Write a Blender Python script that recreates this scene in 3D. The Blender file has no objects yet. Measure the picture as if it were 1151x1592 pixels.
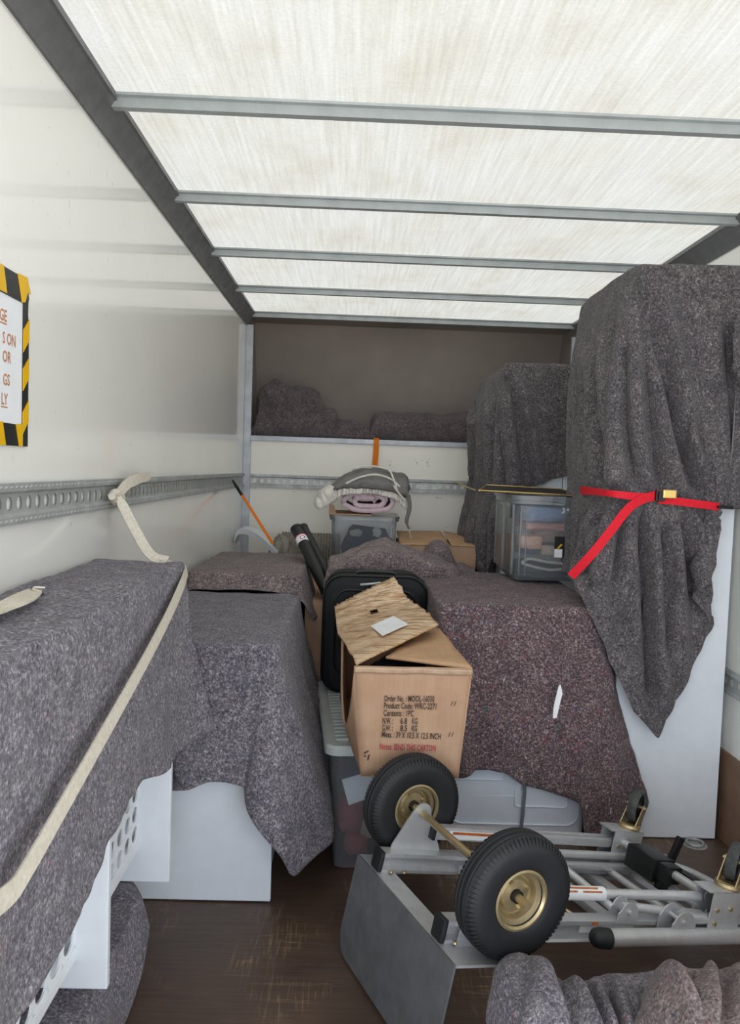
import bpy, bmesh, math, random
import numpy as np
from mathutils import Vector, Matrix, noise

SC = bpy.context.scene
COL = SC.collection
PI = math.pi

# ------------------------------------------------------------------ camera
F_PX, IW, IH, EYE = 1196.0, 1151.0, 1592.0, 1.30
_a = np.array([551 - IW / 2, IH / 2 - 728, -F_PX]); _a /= np.linalg.norm(_a)
_r = math.radians(1.9)
_z = np.array([math.sin(_r), math.cos(_r), 0.0]); _z -= _a * (_z @ _a); _z /= np.linalg.norm(_z)
_x = np.cross(_a, _z)
MW = np.column_stack([_x, _a, _z])          # world axes seen from the camera
cam_data = bpy.data.cameras.new('camera')
cam = bpy.data.objects.new('camera', cam_data)
COL.objects.link(cam)
m = Matrix(MW.T.tolist()).to_4x4(); m.translation = (0, 0, EYE)
cam.matrix_world = m
cam_data.sensor_fit = 'VERTICAL'
cam_data.sensor_height = 24.0
cam_data.lens = 24.0 * F_PX / IH
cam_data.clip_start = 0.02
SC.camera = cam

# ------------------------------------------------------------------ sky, exposure
EXPOSURE = 0.50
SC.view_settings.view_transform = 'Standard'
SC.view_settings.look = 'None'
SC.view_settings.gamma = 1.0
SC.view_settings.use_curve_mapping = False
SC.view_settings.exposure = EXPOSURE
SC.cycles.max_bounces = 10
SC.cycles.diffuse_bounces = 6
SC.cycles.transparent_max_bounces = 16
SC.cycles.use_denoising = True
SC.cycles.sample_clamp_indirect = 6.0

world = bpy.data.worlds.new('overcast_sky'); SC.world = world
world.use_nodes = True
wn, wl = world.node_tree.nodes, world.node_tree.links
wn.clear()
wo = wn.new('ShaderNodeOutputWorld'); wb = wn.new('ShaderNodeBackground')
wt = wn.new('ShaderNodeTexCoord'); ws = wn.new('ShaderNodeSeparateXYZ'); wr = wn.new('ShaderNodeValToRGB')
wm = wn.new('ShaderNodeMapRange')
wm.inputs[1].default_value = -1; wm.inputs[2].default_value = 1
wl.new(wt.outputs['Generated'], ws.inputs[0]); wl.new(ws.outputs['Z'], wm.inputs[0]); wl.new(wm.outputs[0], wr.inputs[0])
e = wr.color_ramp.elements
e[0].position = 0.0; e[0].color = (0.72, 0.70, 0.66, 1)
e[1].position = 1.0; e[1].color = (0.455, 0.45, 0.437, 1)
k = e.new(0.485); k.color = (0.95, 0.93, 0.90, 1)
k = e.new(0.515); k.color = (1.95, 2.15, 2.45, 1)
k = e.new(0.60); k.color = (1.05, 1.13, 1.22, 1)
k = e.new(0.74); k.color = (0.55, 0.56, 0.57, 1)
wb.inputs['Strength'].default_value = 1.8
wl.new(wr.outputs[0], wb.inputs[0]); wl.new(wb.outputs[0], wo.inputs[0])


# ------------------------------------------------------------------ placing helpers
def _ray(px, py):
    return MW.T @ np.array([px - IW / 2, IH / 2 - py, -F_PX])


def _at(px, py, ax, v):
    d = _ray(px, py); o = np.array([0, 0, EYE])
    return tuple(o + d * ((v - o[ax]) / d[ax]))


def AX(px, py, v): return _at(px, py, 0, v)
def AY(px, py, v): return _at(px, py, 1, v)
def AZ(px, py, v): return _at(px, py, 2, v)


def lin(c):
    c = c.lstrip('#')
    v = [int(c[i:i + 2], 16) / 255 for i in (0, 2, 4)]
    return tuple(x / 12.92 if x <= 0.04045 else ((x + 0.055) / 1.055) ** 2.4 for x in v) + (1.0,)


# ------------------------------------------------------------------ materials
class NT:
    def __init__(s, name):
        s.m = bpy.data.materials.new(name); s.m.use_nodes = True
        s.n, s.l = s.m.node_tree.nodes, s.m.node_tree.links
        s.n.clear()
        s.out = s.n.new('ShaderNodeOutputMaterial')
        s.b = s.n.new('ShaderNodeBsdfPrincipled')
        s.l.new(s.b.outputs[0], s.out.inputs[0])
        s.tc = s.n.new('ShaderNodeTexCoord')

    def coord(s, scale=(1, 1, 1), rot=(0, 0, 0), src='Object'):
        mp = s.n.new('ShaderNodeMapping')
        mp.inputs['Scale'].default_value = scale; mp.inputs['Rotation'].default_value = rot
        s.l.new(s.tc.outputs[src], mp.inputs[0])
        return mp.outputs[0]

    def noise(s, vec, scale, detail=2, rough=0.5, dist=0.0):
        t = s.n.new('ShaderNodeTexNoise')
        t.inputs['Scale'].default_value = scale; t.inputs['Detail'].default_value = detail
        t.inputs['Roughness'].default_value = rough; t.inputs['Distortion'].default_value = dist
        s.l.new(vec, t.inputs['Vector'])
        return t.outputs[0]

    def ramp(s, fac, stops, interp='LINEAR'):
        r = s.n.new('ShaderNodeValToRGB'); r.color_ramp.interpolation = interp
        el = r.color_ramp.elements
        while len(el) > 1: el.remove(el[-1])
        el[0].position, el[0].color = stops[0][0], col(stops[0][1])
        for p, c in stops[1:]:
            q = el.new(p); q.color = col(c)
        s.l.new(fac, r.inputs[0])
        return r.outputs[0]

    def mix(s, fac, a, b, mode='MIX'):
        x = s.n.new('ShaderNodeMix'); x.data_type = 'RGBA'; x.blend_type = mode
        for sock, v in ((x.inputs[0], fac), (x.inputs[6], a), (x.inputs[7], b)):
            if isinstance(v, bpy.types.NodeSocket): s.l.new(v, sock)
            elif isinstance(v, (int, float)): sock.default_value = v
            else: sock.default_value = col(v)
        return x.outputs[2]

    def bump(s, h, strength=0.3, dist=0.002):
        b = s.n.new('ShaderNodeBump')
        b.inputs['Strength'].default_value = strength; b.inputs['Distance'].default_value = dist
        s.l.new(h, b.inputs['Height']); s.l.new(b.outputs[0], s.b.inputs['Normal'])
        return b

    def set(s, **kw):
        for k, v in kw.items():
            sock = s.b.inputs[k.replace('_', ' ')]
            if isinstance(v, bpy.types.NodeSocket): s.l.new(v, sock)
            else: sock.default_value = v
        return s


def col(c):
    if isinstance(c, str): return lin(c)
    if isinstance(c, (int, float)): return (c, c, c, 1)
    return tuple(c) if len(c) == 4 else tuple(c) + (1,)


def plain(name, c, rough=0.5, metal=0.0, var=0.06, spec=0.5, scale=20):
    t = NT(name)
    n = t.noise(t.coord(), scale, 4, 0.6)
    a = col(c)
    d = tuple(x * (1 - var * 2) for x in a[:3]); h = tuple(min(1, x * (1 + var)) for x in a[:3])
    t.set(Base_Color=t.ramp(n, [(0.3, d), (0.7, h)]), Roughness=rough, Metallic=metal)
    t.b.inputs['Specular IOR Level'].default_value = spec
    return t.m


def blanket_mat(name, dark, mid, light, fleck=0.5, redness=0.0, bright=1.0):
    t = NT(name)
    v = t.coord()
    fine = t.noise(v, 150, 4, 0.7)
    f1 = t.noise(t.coord((70, 260, 70), (0.4, 0.7, 0.6)), 1.3, 4, 0.65, 0.8)
    f2 = t.noise(t.coord((260, 70, 120), (0.2, 0.5, -0.7)), 1.2, 4, 0.65, 0.8)
    big = t.noise(v, 14, 4, 0.6)
    mx = t.n.new('ShaderNodeMath'); mx.operation = 'MAXIMUM'
    t.l.new(f1, mx.inputs[0]); t.l.new(f2, mx.inputs[1])
    ad = t.n.new('ShaderNodeMath'); ad.operation = 'MULTIPLY_ADD'; ad.inputs[1].default_value = 0.5
    t.l.new(fine, ad.inputs[0])
    m2 = t.n.new('ShaderNodeMath'); m2.operation = 'MULTIPLY'; m2.inputs[1].default_value = 0.5
    t.l.new(mx.outputs[0], m2.inputs[0]); t.l.new(m2.outputs[0], ad.inputs[2])
    base = t.ramp(ad.outputs[0], [(0.39, dark), (0.53, mid), (0.63, light), (0.72, '#e2dcda')])
    tone = t.ramp(big, [(0.3, (0.72, 0.72, 0.76)), (0.7, (1.12, 1.1, 1.08))])
    c = t.mix(1.0, base, tone, 'MULTIPLY')
    clump = t.noise(v, 48, 3, 0.6)
    c = t.mix(1.0, c, t.ramp(clump, [(0.32, 0.80), (0.66, 1.14)]), 'MULTIPLY')
    # coloured threads
    vo = t.n.new('ShaderNodeTexVoronoi'); vo.inputs['Scale'].default_value = 75
    wob = t.n.new('ShaderNodeTexNoise'); wob.inputs['Scale'].default_value = 90; t.l.new(v, wob.inputs['Vector'])
    wa = t.n.new('ShaderNodeMix'); wa.data_type = 'VECTOR'; wa.inputs[0].default_value = 0.028
    t.l.new(t.coord((1, 0.55, 0.7), (0.3, 0.2, 0.9)), wa.inputs[4]); t.l.new(wob.outputs[1], wa.inputs[5]); t.l.new(wa.outputs[1], vo.inputs['Vector'])
    sep = t.n.new('ShaderNodeSeparateColor'); t.l.new(vo.outputs['Color'], sep.inputs[0])
    th = t.ramp(sep.outputs[0], [(0.0, 0.0), (0.94 - 0.14 * redness, 0.0), (0.965, fleck)])
    hue = t.ramp(sep.outputs[1], [(0.0, '#7c2a3c'), (0.4, '#9a3038'), (0.55, '#3a5068'), (0.7, '#c9c4c8'), (0.8, '#2e6a6a'), (0.9, '#6a4a78')], 'CONSTANT')
    near = t.ramp(vo.outputs['Distance'], [(0.12 + 0.1 * redness, 1.0), (0.34 + 0.14 * redness, 0.0)])
    k = t.mix(1.0, th, near, 'MULTIPLY')
    c = t.mix(k, c, hue)
    t.set(Base_Color=c, Roughness=1.0)
    t.b.inputs['Specular IOR Level'].default_value = 0.1
    t.b.inputs['Sheen Weight'].default_value = 0.12
    t.b.inputs['Sheen Roughness'].default_value = 0.6
    t.bump(ad.outputs[0], 0.6, 0.008)
    return t.m


def metal_mat(name, c, rough=0.35, metal=0.9, dirt=0.3):
    t = NT(name)
    n = t.noise(t.coord((1, 1, 1)), 18, 5, 0.65)
    s_ = t.noise(t.coord((200, 6, 6)), 1.0, 2)
    a = col(c)
    d = tuple(x * (1 - dirt) for x in a[:3])
    cc = t.mix(0.25, t.ramp(n, [(0.35, d), (0.65, a)]), t.ramp(s_, [(0.3, d), (0.7, a)]))
    rr = t.ramp(n, [(0.3, rough + 0.15), (0.7, rough - 0.05)])
    t.set(Base_Color=cc, Metallic=metal, Roughness=rr)
    return t.m


def wall_mat(name, base, dirty, rough, scratch=0.6, coat=0.0):
    t = NT(name)
    v = t.coord()
    big = t.noise(v, 1.6, 4, 0.6)
    c = t.ramp(big, [(0.3, dirty), (0.7, base)])
    sc1 = t.noise(t.coord((1, 2.2, 9), (0.15, 0, 0)), 6.0, 5, 0.75)
    sc2 = t.noise(t.coord((3, 12, 2.5), (-0.3, 0.2, 0.1)), 4.0, 5, 0.75)
    k1 = t.ramp(sc1, [(0.0, 0.0), (0.66, 0.0), (0.73, scratch)])
    k2 = t.ramp(sc2, [(0.0, 0.0), (0.66, 0.0), (0.73, scratch)])
    c = t.mix(k1, c, '#6d6a64'); c = t.mix(k2, c, '#5c5a56')
    t.set(Base_Color=c, Roughness=rough)
    t.b.inputs['Coat Weight'].default_value = coat
    t.b.inputs['Coat Roughness'].default_value = 0.06
    bp = t.bump(t.noise(t.coord((1, 0.5, 1)), 3.2, 1), 0.12, 0.02)
    return t.m


def clear_mat(name, tint, frost, gloss=0.10, milk='#dfe4e8'):
    t = NT(name)
    tr = t.n.new('ShaderNodeBsdfTransparent'); tr.inputs[0].default_value = col(tint)
    df = t.n.new('ShaderNodeBsdfDiffuse'); df.inputs[0].default_value = col(milk)
    tl = t.n.new('ShaderNodeBsdfTranslucent'); tl.inputs[0].default_value = col(milk)
    gl = t.n.new('ShaderNodeBsdfGlossy'); gl.inputs['Roughness'].default_value = 0.12
    a = t.n.new('ShaderNodeMixShader'); a.inputs[0].default_value = 0.5
    t.l.new(df.outputs[0], a.inputs[1]); t.l.new(tl.outputs[0], a.inputs[2])
    b = t.n.new('ShaderNodeMixShader'); b.inputs[0].default_value = frost
    t.l.new(tr.outputs[0], b.inputs[1]); t.l.new(a.outputs[0], b.inputs[2])
    fr = t.n.new('ShaderNodeFresnel'); fr.inputs[0].default_value = 1.45
    c = t.n.new('ShaderNodeMixShader')
    t.l.new(fr.outputs[0], c.inputs[0]); t.l.new(b.outputs[0], c.inputs[1]); t.l.new(gl.outputs[0], c.inputs[2])
    t.l.new(c.outputs[0], t.out.inputs[0])
    return t.m


def roof_mat():
    t = NT('translucent_fibreglass')
    st = t.noise(t.coord((46, 1.6, 1), (0, 0, 0.10)), 1.6, 6, 0.66)
    sp = t.noise(t.coord((1, 1, 1)), 95, 3, 0.7)
    big = t.noise(t.coord((1, 1, 1)), 2.6, 4, 0.6)
    c = t.ramp(st, [(0.30, '#dcdad2'), (0.5, '#e9e8e3'), (0.72, '#f4f4f0')])
    c = t.mix(1.0, c, t.ramp(sp, [(0.3, 0.90), (0.62, 1.0)]), 'MULTIPLY')
    c = t.mix(1.0, c, t.ramp(big, [(0.28, (0.88, 0.84, 0.77)), (0.5, (0.97, 0.97, 0.95)), (0.7, (1, 1, 1))]), 'MULTIPLY')
    spots = t.noise(t.coord((1, 1.6, 1), (0, 0, 0.5)), 7.0, 6, 0.8)
    c = t.mix(t.ramp(spots, [(0.0, 0.0), (0.735, 0.0), (0.78, 0.7)]), c, '#7d7a72')
    tl = t.n.new('ShaderNodeBsdfTranslucent'); df = t.n.new('ShaderNodeBsdfDiffuse')
    t.l.new(c, tl.inputs[0]); t.l.new(c, df.inputs[0])
    mx = t.n.new('ShaderNodeMixShader'); mx.inputs[0].default_value = 0.38
    t.l.new(tl.outputs[0], mx.inputs[1]); t.l.new(df.outputs[0], mx.inputs[2])
    t.l.new(mx.outputs[0], t.out.inputs[0])
    return t.m


def floor_mat():
    t = NT('worn_brown_deck')
    v = t.coord()
    big = t.noise(v, 2.2, 5, 0.65)
    c = t.ramp(big, [(0.3, '#4a3a31'), (0.7, '#665246')])
    grain = t.noise(t.coord((5, 90, 5)), 1.4, 3)
    c = t.mix(1.0, c, t.ramp(grain, [(0.3, 0.82), (0.7, 1.12)]), 'MULTIPLY')
    patch = t.ramp(t.noise(v, 2.4, 3, 0.6), [(0.47, 0.0), (0.63, 1.0)])
    acc = None
    for sc_, rot in (((70, 4, 1), 0.15), ((55, 3, 1), -0.5), ((4, 60, 1), 0.25), ((60, 4, 1), 0.9)):
        n = t.noise(t.coord(sc_, (0, 0, rot)), 1.5, 4, 0.72, 0.9)
        r = t.ramp(n, [(0.0, 0.0), (0.56, 0.0), (0.68, 0.85)])
        acc = r if acc is None else t.mix(1.0, acc, r, 'ADD')
    k = t.mix(1.0, acc, patch, 'MULTIPLY')
    c = t.mix(k, c, '#a58d6b')
    fine = t.noise(t.coord((3, 110, 1), (0, 0, 0.5)), 0.8, 2, 0.5)
    c = t.mix(t.ramp(fine, [(0.0, 0.0), (0.74, 0.0), (0.78, 0.6)]), c, '#b09a7c')
    t.set(Base_Color=c, Roughness=t.ramp(big, [(0.3, 0.38), (0.7, 0.55)]))
    t.bump(k, 0.15, 0.002)
    return t.m


def card_mat(name, c, d):
    t = NT(name)
    n = t.noise(t.coord(), 9, 5, 0.6)
    g = t.noise(t.coord((120, 6, 6)), 1, 2)
    cc = t.mix(0.3, t.ramp(n, [(0.3, d), (0.65, c)]), t.ramp(g, [(0.3, d), (0.7, c)]))
    t.set(Base_Color=cc, Roughness=0.75)
    return t.m


M = {}
M['roof'] = roof_mat()
M['wall'] = wall_mat('glossy_white_panel', '#f5f4ee', '#eeede6', 0.32, 0.6, coat=0.75)
M['bulkhead'] = wall_mat('scuffed_cream_panel', '#f5f1e7', '#e8e4d8', 0.45, 0.8)
M['peak'] = wall_mat('brown_lined_ply', '#b0a59c', '#9b9189', 0.7, 0.15)
M['floor'] = floor_mat()
M['kick'] = card_mat('brown_ply_kick_board', '#8a6c55', '#6a5140')
M['dark_alu'] = metal_mat('dark_grey_aluminium', '#77787a', 0.4, 0.35, 0.2)
M['beam'] = metal_mat('galvanised_roof_steel', '#b4bcbe', 0.4, 0.25, 0.15)
M['galv'] = metal_mat('galvanised_steel', '#bcbfbd', 0.45, 0.4, 0.3)
M['alu'] = metal_mat('brushed_aluminium', '#cfd1d4', 0.36, 0.55, 0.18)
M['alu_dull'] = metal_mat('dull_aluminium_plate', '#85878a', 0.45, 0.5, 0.35)
M['post'] = metal_mat('aluminium_post', '#c2c6cc', 0.5, 0.4, 0.2)
M['zinc'] = metal_mat('yellow_zinc_steel', '#c6b48c', 0.32, 0.75, 0.3)
M['gold'] = metal_mat('brass_plated_buckle', '#e2c27a', 0.25, 0.9, 0.15)
M['rubber'] = plain('black_rubber', '#1a1b1f', 0.6, 0, 0.15, 0.5, 60)
M['rubber_grey'] = plain('grey_rubber', '#4b4d4c', 0.8, 0, 0.2, 0.3, 60)
M['black'] = plain('black_plastic', '#131416', 0.45, 0, 0.1)
M['white'] = plain('white_laminate', '#dfe4ea', 0.35, 0, 0.02)
M['white_metal'] = plain('white_painted_metal', '#e8ebee', 0.4, 0, 0.02)
M['tub_white'] = plain('white_plastic', '#e2eaf5', 0.3, 0, 0.02)
M['lid'] = plain('pale_grey_plastic', '#bcc4c2', 0.35, 0, 0.04)
M['card'] = card_mat('brown_cardboard', '#bd9b80', '#aa876a')
M['card_in'] = card_mat('cardboard_inner', '#c5a07c', '#b18c68')
M['card_tape'] = card_mat('taped_cardboard', '#d0ad80', '#a07748')
M['tape'] = plain('clear_tape_over_cardboard', '#b5977c', 0.25, 0, 0.16)
M['clear'] = clear_mat('clear_plastic', (0.93, 0.95, 0.96), 0.28)
M['frosted'] = clear_mat('frosted_plastic', (0.84, 0.86, 0.89), 0.25)
M['blanket'] = blanket_mat('grey_felt', '#302f34', '#726e76', '#b0abb0', 0.6)
M['blanket_dark'] = blanket_mat('dark_grey_felt', '#2e2b2e', '#5f5b5d', '#948d8f', 0.4)
M['blanket_brown'] = blanket_mat('brown_grey_felt', '#363030', '#7a6e6d', '#b0a09d', 0.4, 0.2)
M['blanket_red'] = blanket_mat('reddish_felt', '#2a2124', '#66565a', '#b2a0a0', 0.9, 1.0)
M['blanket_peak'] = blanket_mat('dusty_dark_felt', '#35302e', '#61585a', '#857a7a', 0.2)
M['hem'] = plain('blanket_hem_thread', '#8d888a', 0.9, 0, 0.2, 0.1, 200)
M['web'] = plain('cream_webbing', '#cfc8b9', 0.8, 0, 0.08, 0.2, 120)
M['web_orange'] = plain('orange_webbing', '#e07a22', 0.7, 0, 0.06, 0.2, 120)
M['web_red'] = plain('red_webbing', '#d8172c', 0.65, 0, 0.06, 0.3, 120)
M['yellow'] = plain('yellow_tape', '#e6b400', 0.35, 0, 0.03)
M['blacktape'] = plain('black_tape', '#222325', 0.35, 0, 0.08)
M['paper'] = plain('white_paper', '#e9ebee', 0.5, 0, 0.02)
M['ink'] = plain('dark_ink', '#3f332c', 0.8, 0, 0.1)
M['ink_red'] = plain('red_ink', '#b0404a', 0.8, 0, 0.1)
M['ink_orange'] = plain('orange_ink', '#c08050', 0.7, 0, 0.1)
M['pink'] = plain('pale_pink_fleece', '#dcc4cb', 0.95, 0, 0.08, 0.1, 40)
M['cream_fleece'] = plain('cream_fleece', '#dcd8ce', 0.95, 0, 0.1, 0.1, 60)
M['bag'] = plain('grey_nylon', '#75736f', 0.6, 0, 0.08)
M['case'] = plain('black_case_fabric', '#18191b', 0.7, 0, 0.12, 0.3, 90)
M['rug'] = plain('grey_ribbed_rug', '#8f8a80', 0.95, 0, 0.12, 0.1, 60)
M['orange_sticker'] = plain('orange_sticker', '#c06a34', 0.45, 0, 0.25, 0.5, 90)
M['cord'] = plain('grey_cord', '#70757c', 0.6)
M['void'] = plain('dark_backing', '#6f7371', 0.6)


def cloth(name, c):
    t = NT(name)
    n = t.noise(t.coord(), 60, 3)
    a = col(c)
    t.set(Base_Color=t.ramp(n, [(0.3, tuple(x * 0.75 for x in a[:3])), (0.7, a)]), Roughness=0.95)
    return t.m


# ------------------------------------------------------------------ object helpers
PM = {}   # world matrix of every parent


def finish(name, verts, faces, mat, parent=None, local=False, smooth=False, mats=None, fm=None, uv=None):
    verts = [Vector(v) for v in verts]
    me = bpy.data.meshes.new(name)
    o = bpy.data.objects.new(name, me)
    if parent is None:
        lo = [min(v[i] for v in verts) for i in range(3)]; hi = [max(v[i] for v in verts) for i in range(3)]
        c = Vector(((lo[0] + hi[0]) / 2, (lo[1] + hi[1]) / 2, lo[2]))
        verts = [v - c for v in verts]
        o.location = c
        PM[o] = Matrix.Translation(c)
    else:
        if not local:
            inv = PM[parent].inverted()
            verts = [inv @ v for v in verts]
        o.parent = parent
        PM[o] = PM[parent]
    me.from_pydata([tuple(v) for v in verts], [], faces)
    for x in (mats or [mat]): me.materials.append(x)
    if fm:
        for p, i in zip(me.polygons, fm): p.material_index = i
    if smooth:
        for p in me.polygons: p.use_smooth = True
    me.update()
    COL.objects.link(o)
    return o


def thing(name, label, cat, loc=(0, 0, 0), mat4=None, group=None):
    o = bpy.data.objects.new(name, None); COL.objects.link(o)
    o.empty_display_size = 0.05
    mm = mat4 if mat4 is not None else Matrix.Translation(Vector(loc))
    o.matrix_world = mm
    PM[o] = mm.copy()
    tag(o, label, cat, group)
    return o


def tag(o, label, cat, group=None):
    o['label'] = label; o['category'] = cat
    if group: o['group'] = group
    return o


def struct(o):
    o['kind'] = 'structure'
    return o


class Geo:
    """collects shapes that become ONE mesh"""
    def __init__(s): s.v, s.f = [], []

    def add(s, v, f, mt=None):
        n = len(s.v)
        s.v += [tuple(mt @ Vector(p)) if mt is not None else tuple(p) for p in v]
        s.f += [tuple(i + n for i in q) for q in f]
        return s

    def box(s, lo, hi, bevel=0.0, mt=None, seg=2):
        bm = bmesh.new()
        bmesh.ops.create_cube(bm, size=1.0)
        for v in bm.verts:
            v.co = Vector([lo[i] + (v.co[i] + 0.5) * (hi[i] - lo[i]) for i in range(3)])
        if bevel > 0:
            b = min(bevel, 0.45 * min(abs(hi[i] - lo[i]) for i in range(3)))
            bmesh.ops.bevel(bm, geom=bm.edges[:], offset=b, segments=seg, affect='EDGES', profile=0.6)
        s.bm(bm, mt)
        return s

    def bm(s, bm, mt=None):
        bm.verts.index_update()
        s.add([v.co[:] for v in bm.verts], [[v.index for v in f.verts] for f in bm.faces], mt)
        bm.free()

    def tube(s, pts, r, seg=12, cap=True, mt=None, closed=False):
        pts = [Vector(p) for p in pts]
        rr = r if isinstance(r, (list, tuple)) else [r] * len(pts)
        V, Fc = [], []
        up = None
        n = len(pts)
        for i, p in enumerate(pts):
            if closed: d = pts[(i + 1) % n] - pts[i - 1]
            else: d = pts[min(i + 1, n - 1)] - pts[max(i - 1, 0)]
            d.normalize()
            if up is None:
                up = Vector((0, 0, 1)) if abs(d.z) < 0.9 else Vector((1, 0, 0))
            a = d.cross(up).normalized(); up = a.cross(d).normalized()
            for k in range(seg):
                t = 2 * PI * k / seg
                V.append(p + (a * math.cos(t) + up * math.sin(t)) * rr[i])
        for i in range(n if closed else n - 1):
            j = (i + 1) % n
            for k in range(seg):
                q = (k + 1) % seg
                Fc.append((i * seg + k, i * seg + q, j * seg + q, j * seg + k))
        if cap and not closed:
            Fc.append(tuple(range(seg))[::-1]); Fc.append(tuple((n - 1) * seg + k for k in range(seg)))
        return s.add(V, Fc, mt)

    def lathe(s, prof, seg=40, mt=None, axis=1, closed=False):
        """prof: (radius, height) ; axis of turning = local axis"""
        V, Fc = [], []
        for (r, h) in prof:
            for k in range(seg):
                t = 2 * PI * k / seg
                c, q = r * math.cos(t), r * math.sin(t)
                V.append((c, h, q) if axis == 1 else ((c, q, h) if axis == 2 else (h, c, q)))
        n = len(prof)
        for i in range(n if closed else n - 1):
            j = (i + 1) % n
            for k in range(seg):
                q = (k + 1) % seg
                Fc.append((i * seg + k, i * seg + q, j * seg + q, j * seg + k))
        return s.add(V, Fc, mt)

    def prism(s, outline, lo, hi, axis=0, mt=None):
        """outline: 2-d points in the two other axes"""
        def p3(a, b, h):
            return {0: (h, a, b), 1: (a, h, b), 2: (a, b, h)}[axis]
        n = len(outline)
        V = [p3(a, b, lo) for a, b in outline] + [p3(a, b, hi) for a, b in outline]
        Fc = [tuple(range(n))[::-1], tuple(range(n, 2 * n))] + [(i, (i + 1) % n, n + (i + 1) % n, n + i) for i in range(n)]
        return s.add(V, Fc, mt)

    def plate(s, pts, th):
        """a flat plate over a polygon of 3-d points, thickened along its normal"""
        P = [Vector(p) for p in pts]
        nrm = Vector((0, 0, 0))
        for i in range(len(P)):
            a, b = P[i], P[(i + 1) % len(P)]
            nrm += a.cross(b)
        nrm.normalize()
        n = len(P)
        V = P + [p - nrm * th for p in P]
        Fc = [tuple(range(n)), tuple(range(n, 2 * n))[::-1]] + [(i, n + i, n + (i + 1) % n, (i + 1) % n) for i in range(n)]
        return s.add(V, Fc)

    def ribbon(s, pts, nrms, width, th=0.002):
        """flat webbing following pts, facing nrms"""
        P = [Vector(p) for p in pts]
        V, Fc = [], []
        for i, p in enumerate(P):
            d = (P[min(i + 1, len(P) - 1)] - P[max(i - 1, 0)]).normalized()
            nn = Vector(nrms[i] if isinstance(nrms[0], (tuple, list, Vector)) else nrms)
            nn = (nn - d * nn.dot(d)).normalized()
            a = d.cross(nn).normalized()
            w_ = width[i] if isinstance(width, (list, tuple)) else width
            for sx, sn in ((-1, 0), (1, 0), (1, 1), (-1, 1)):
                V.append(p + a * (sx * w_ / 2) + nn * (sn * th))
        n = len(P)
        for i in range(n - 1):
            for k in range(4):
                q = (k + 1) % 4
                Fc.append((i * 4 + k, i * 4 + q, i * 4 + 4 + q, i * 4 + 4 + k))
        Fc.append((3, 2, 1, 0)); Fc.append(tuple((n - 1) * 4 + k for k in range(4)))
        return s.add(V, Fc)

    def obj(s, name, mat, parent=None, local=False, smooth=False):
        o = finish(name, s.v, s.f, mat, parent, local, False)
        if smooth:
            me = o.data
            for p in me.polygons: p.use_smooth = True
            try:
                me.set_sharp_from_angle(angle=math.radians(38))
            except Exception:
                pass
        return o


def spline(pts, n):
    """Catmull-Rom through pts, n samples"""
    P = [np.array(p, float) for p in pts]
    out = []
    m_ = len(P) - 1
    for i in range(n):
        t = i / (n - 1) * m_
        k = min(int(t), m_ - 1); f = t - k
        p0, p1, p2, p3 = P[max(k - 1, 0)], P[k], P[k + 1], P[min(k + 2, m_)]
        out.append(tuple(0.5 * ((2 * p1) + (-p0 + p2) * f + (2 * p0 - 5 * p1 + 4 * p2 - p3) * f * f + (-p0 + 3 * p1 - 3 * p2 + p3) * f ** 3)))
    return out


def resample(P, n, closed=False):
    """P (m,...,3) -> n samples along the first axis, linear by mean arc length"""
    P = np.array(P, float)
    if closed: P = np.concatenate([P, P[:1]], 0)
    d = np.linalg.norm(np.diff(P, axis=0), axis=-1)
    if d.ndim > 1: d = d.mean(axis=tuple(range(1, d.ndim)))
    d = d + 1e-5
    s_ = np.concatenate([[0], np.cumsum(d)])
    q = np.linspace(0, s_[-1], n + 1 if closed else n)
    if closed: q = q[:-1]
    k = np.clip(np.searchsorted(s_, q, side='right') - 1, 0, len(d) - 1)
    f = (q - s_[k]) / d[k]
    f = f.reshape((-1,) + (1,) * (P.ndim - 1))
    return P[k] * (1 - f) + P[k + 1] * f


def project(p):
    c = MW @ (np.array(p, float) - np.array([0, 0, EYE]))
    return IW / 2 + F_PX * c[0] / -c[2], IH / 2 - F_PX * c[1] / -c[2]


def fold_lines(G, N, lines, gain=1.0, pinch=None):
    """presses soft creases into a cloth along given lines: (points, width, depth, ridge)"""
    if not lines: return G
    P = G.reshape(-1, 3)
    c = (P - np.array([0, 0, EYE])) @ MW.T
    px = IW / 2 + F_PX * c[:, 0] / -c[:, 2]; py = IH / 2 - F_PX * c[:, 1] / -c[:, 2]
    D = np.zeros(len(P))
    face = (N.reshape(-1, 3) * (np.array([0, 0, EYE]) - P)).sum(1) > 0
    for pts, w_, dep, ridge in lines:
        dep = dep * gain
        pts = np.array(spline(pts, 40))
        xs = np.interp(py, pts[:, 1], pts[:, 0])
        a, b = pts[0, 1], pts[-1, 1]
        L = b - a
        fade = np.clip((py - a) / (0.25 * L), 0, 1) * np.clip((b + 0.12 * L - py) / (0.15 * L), 0, 1)
        dx = (px - xs) / w_
        D += face * fade * dep * (-np.exp(-dx ** 2) + ridge * np.exp(-((dx - 2.2) / 1.3) ** 2) + 0.35 * ridge * np.exp(-((dx + 2.4) / 1.3) ** 2))
    if pinch: D *= 1 - 0.88 * np.exp(-((py - pinch[0]) / pinch[1]) ** 2)
    return (P + N.reshape(-1, 3) * D[:, None]).reshape(G.shape)


def grid_normals(G, closed):
    if closed:
        du = np.roll(G, -1, 0) - np.roll(G, 1, 0)
    else:
        du = np.gradient(G, axis=0)
    dv = np.gradient(G, axis=1)
    n = np.cross(du, dv)
    l = np.linalg.norm(n, axis=-1, keepdims=True)
    return n / np.maximum(l, 1e-9)


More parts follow.
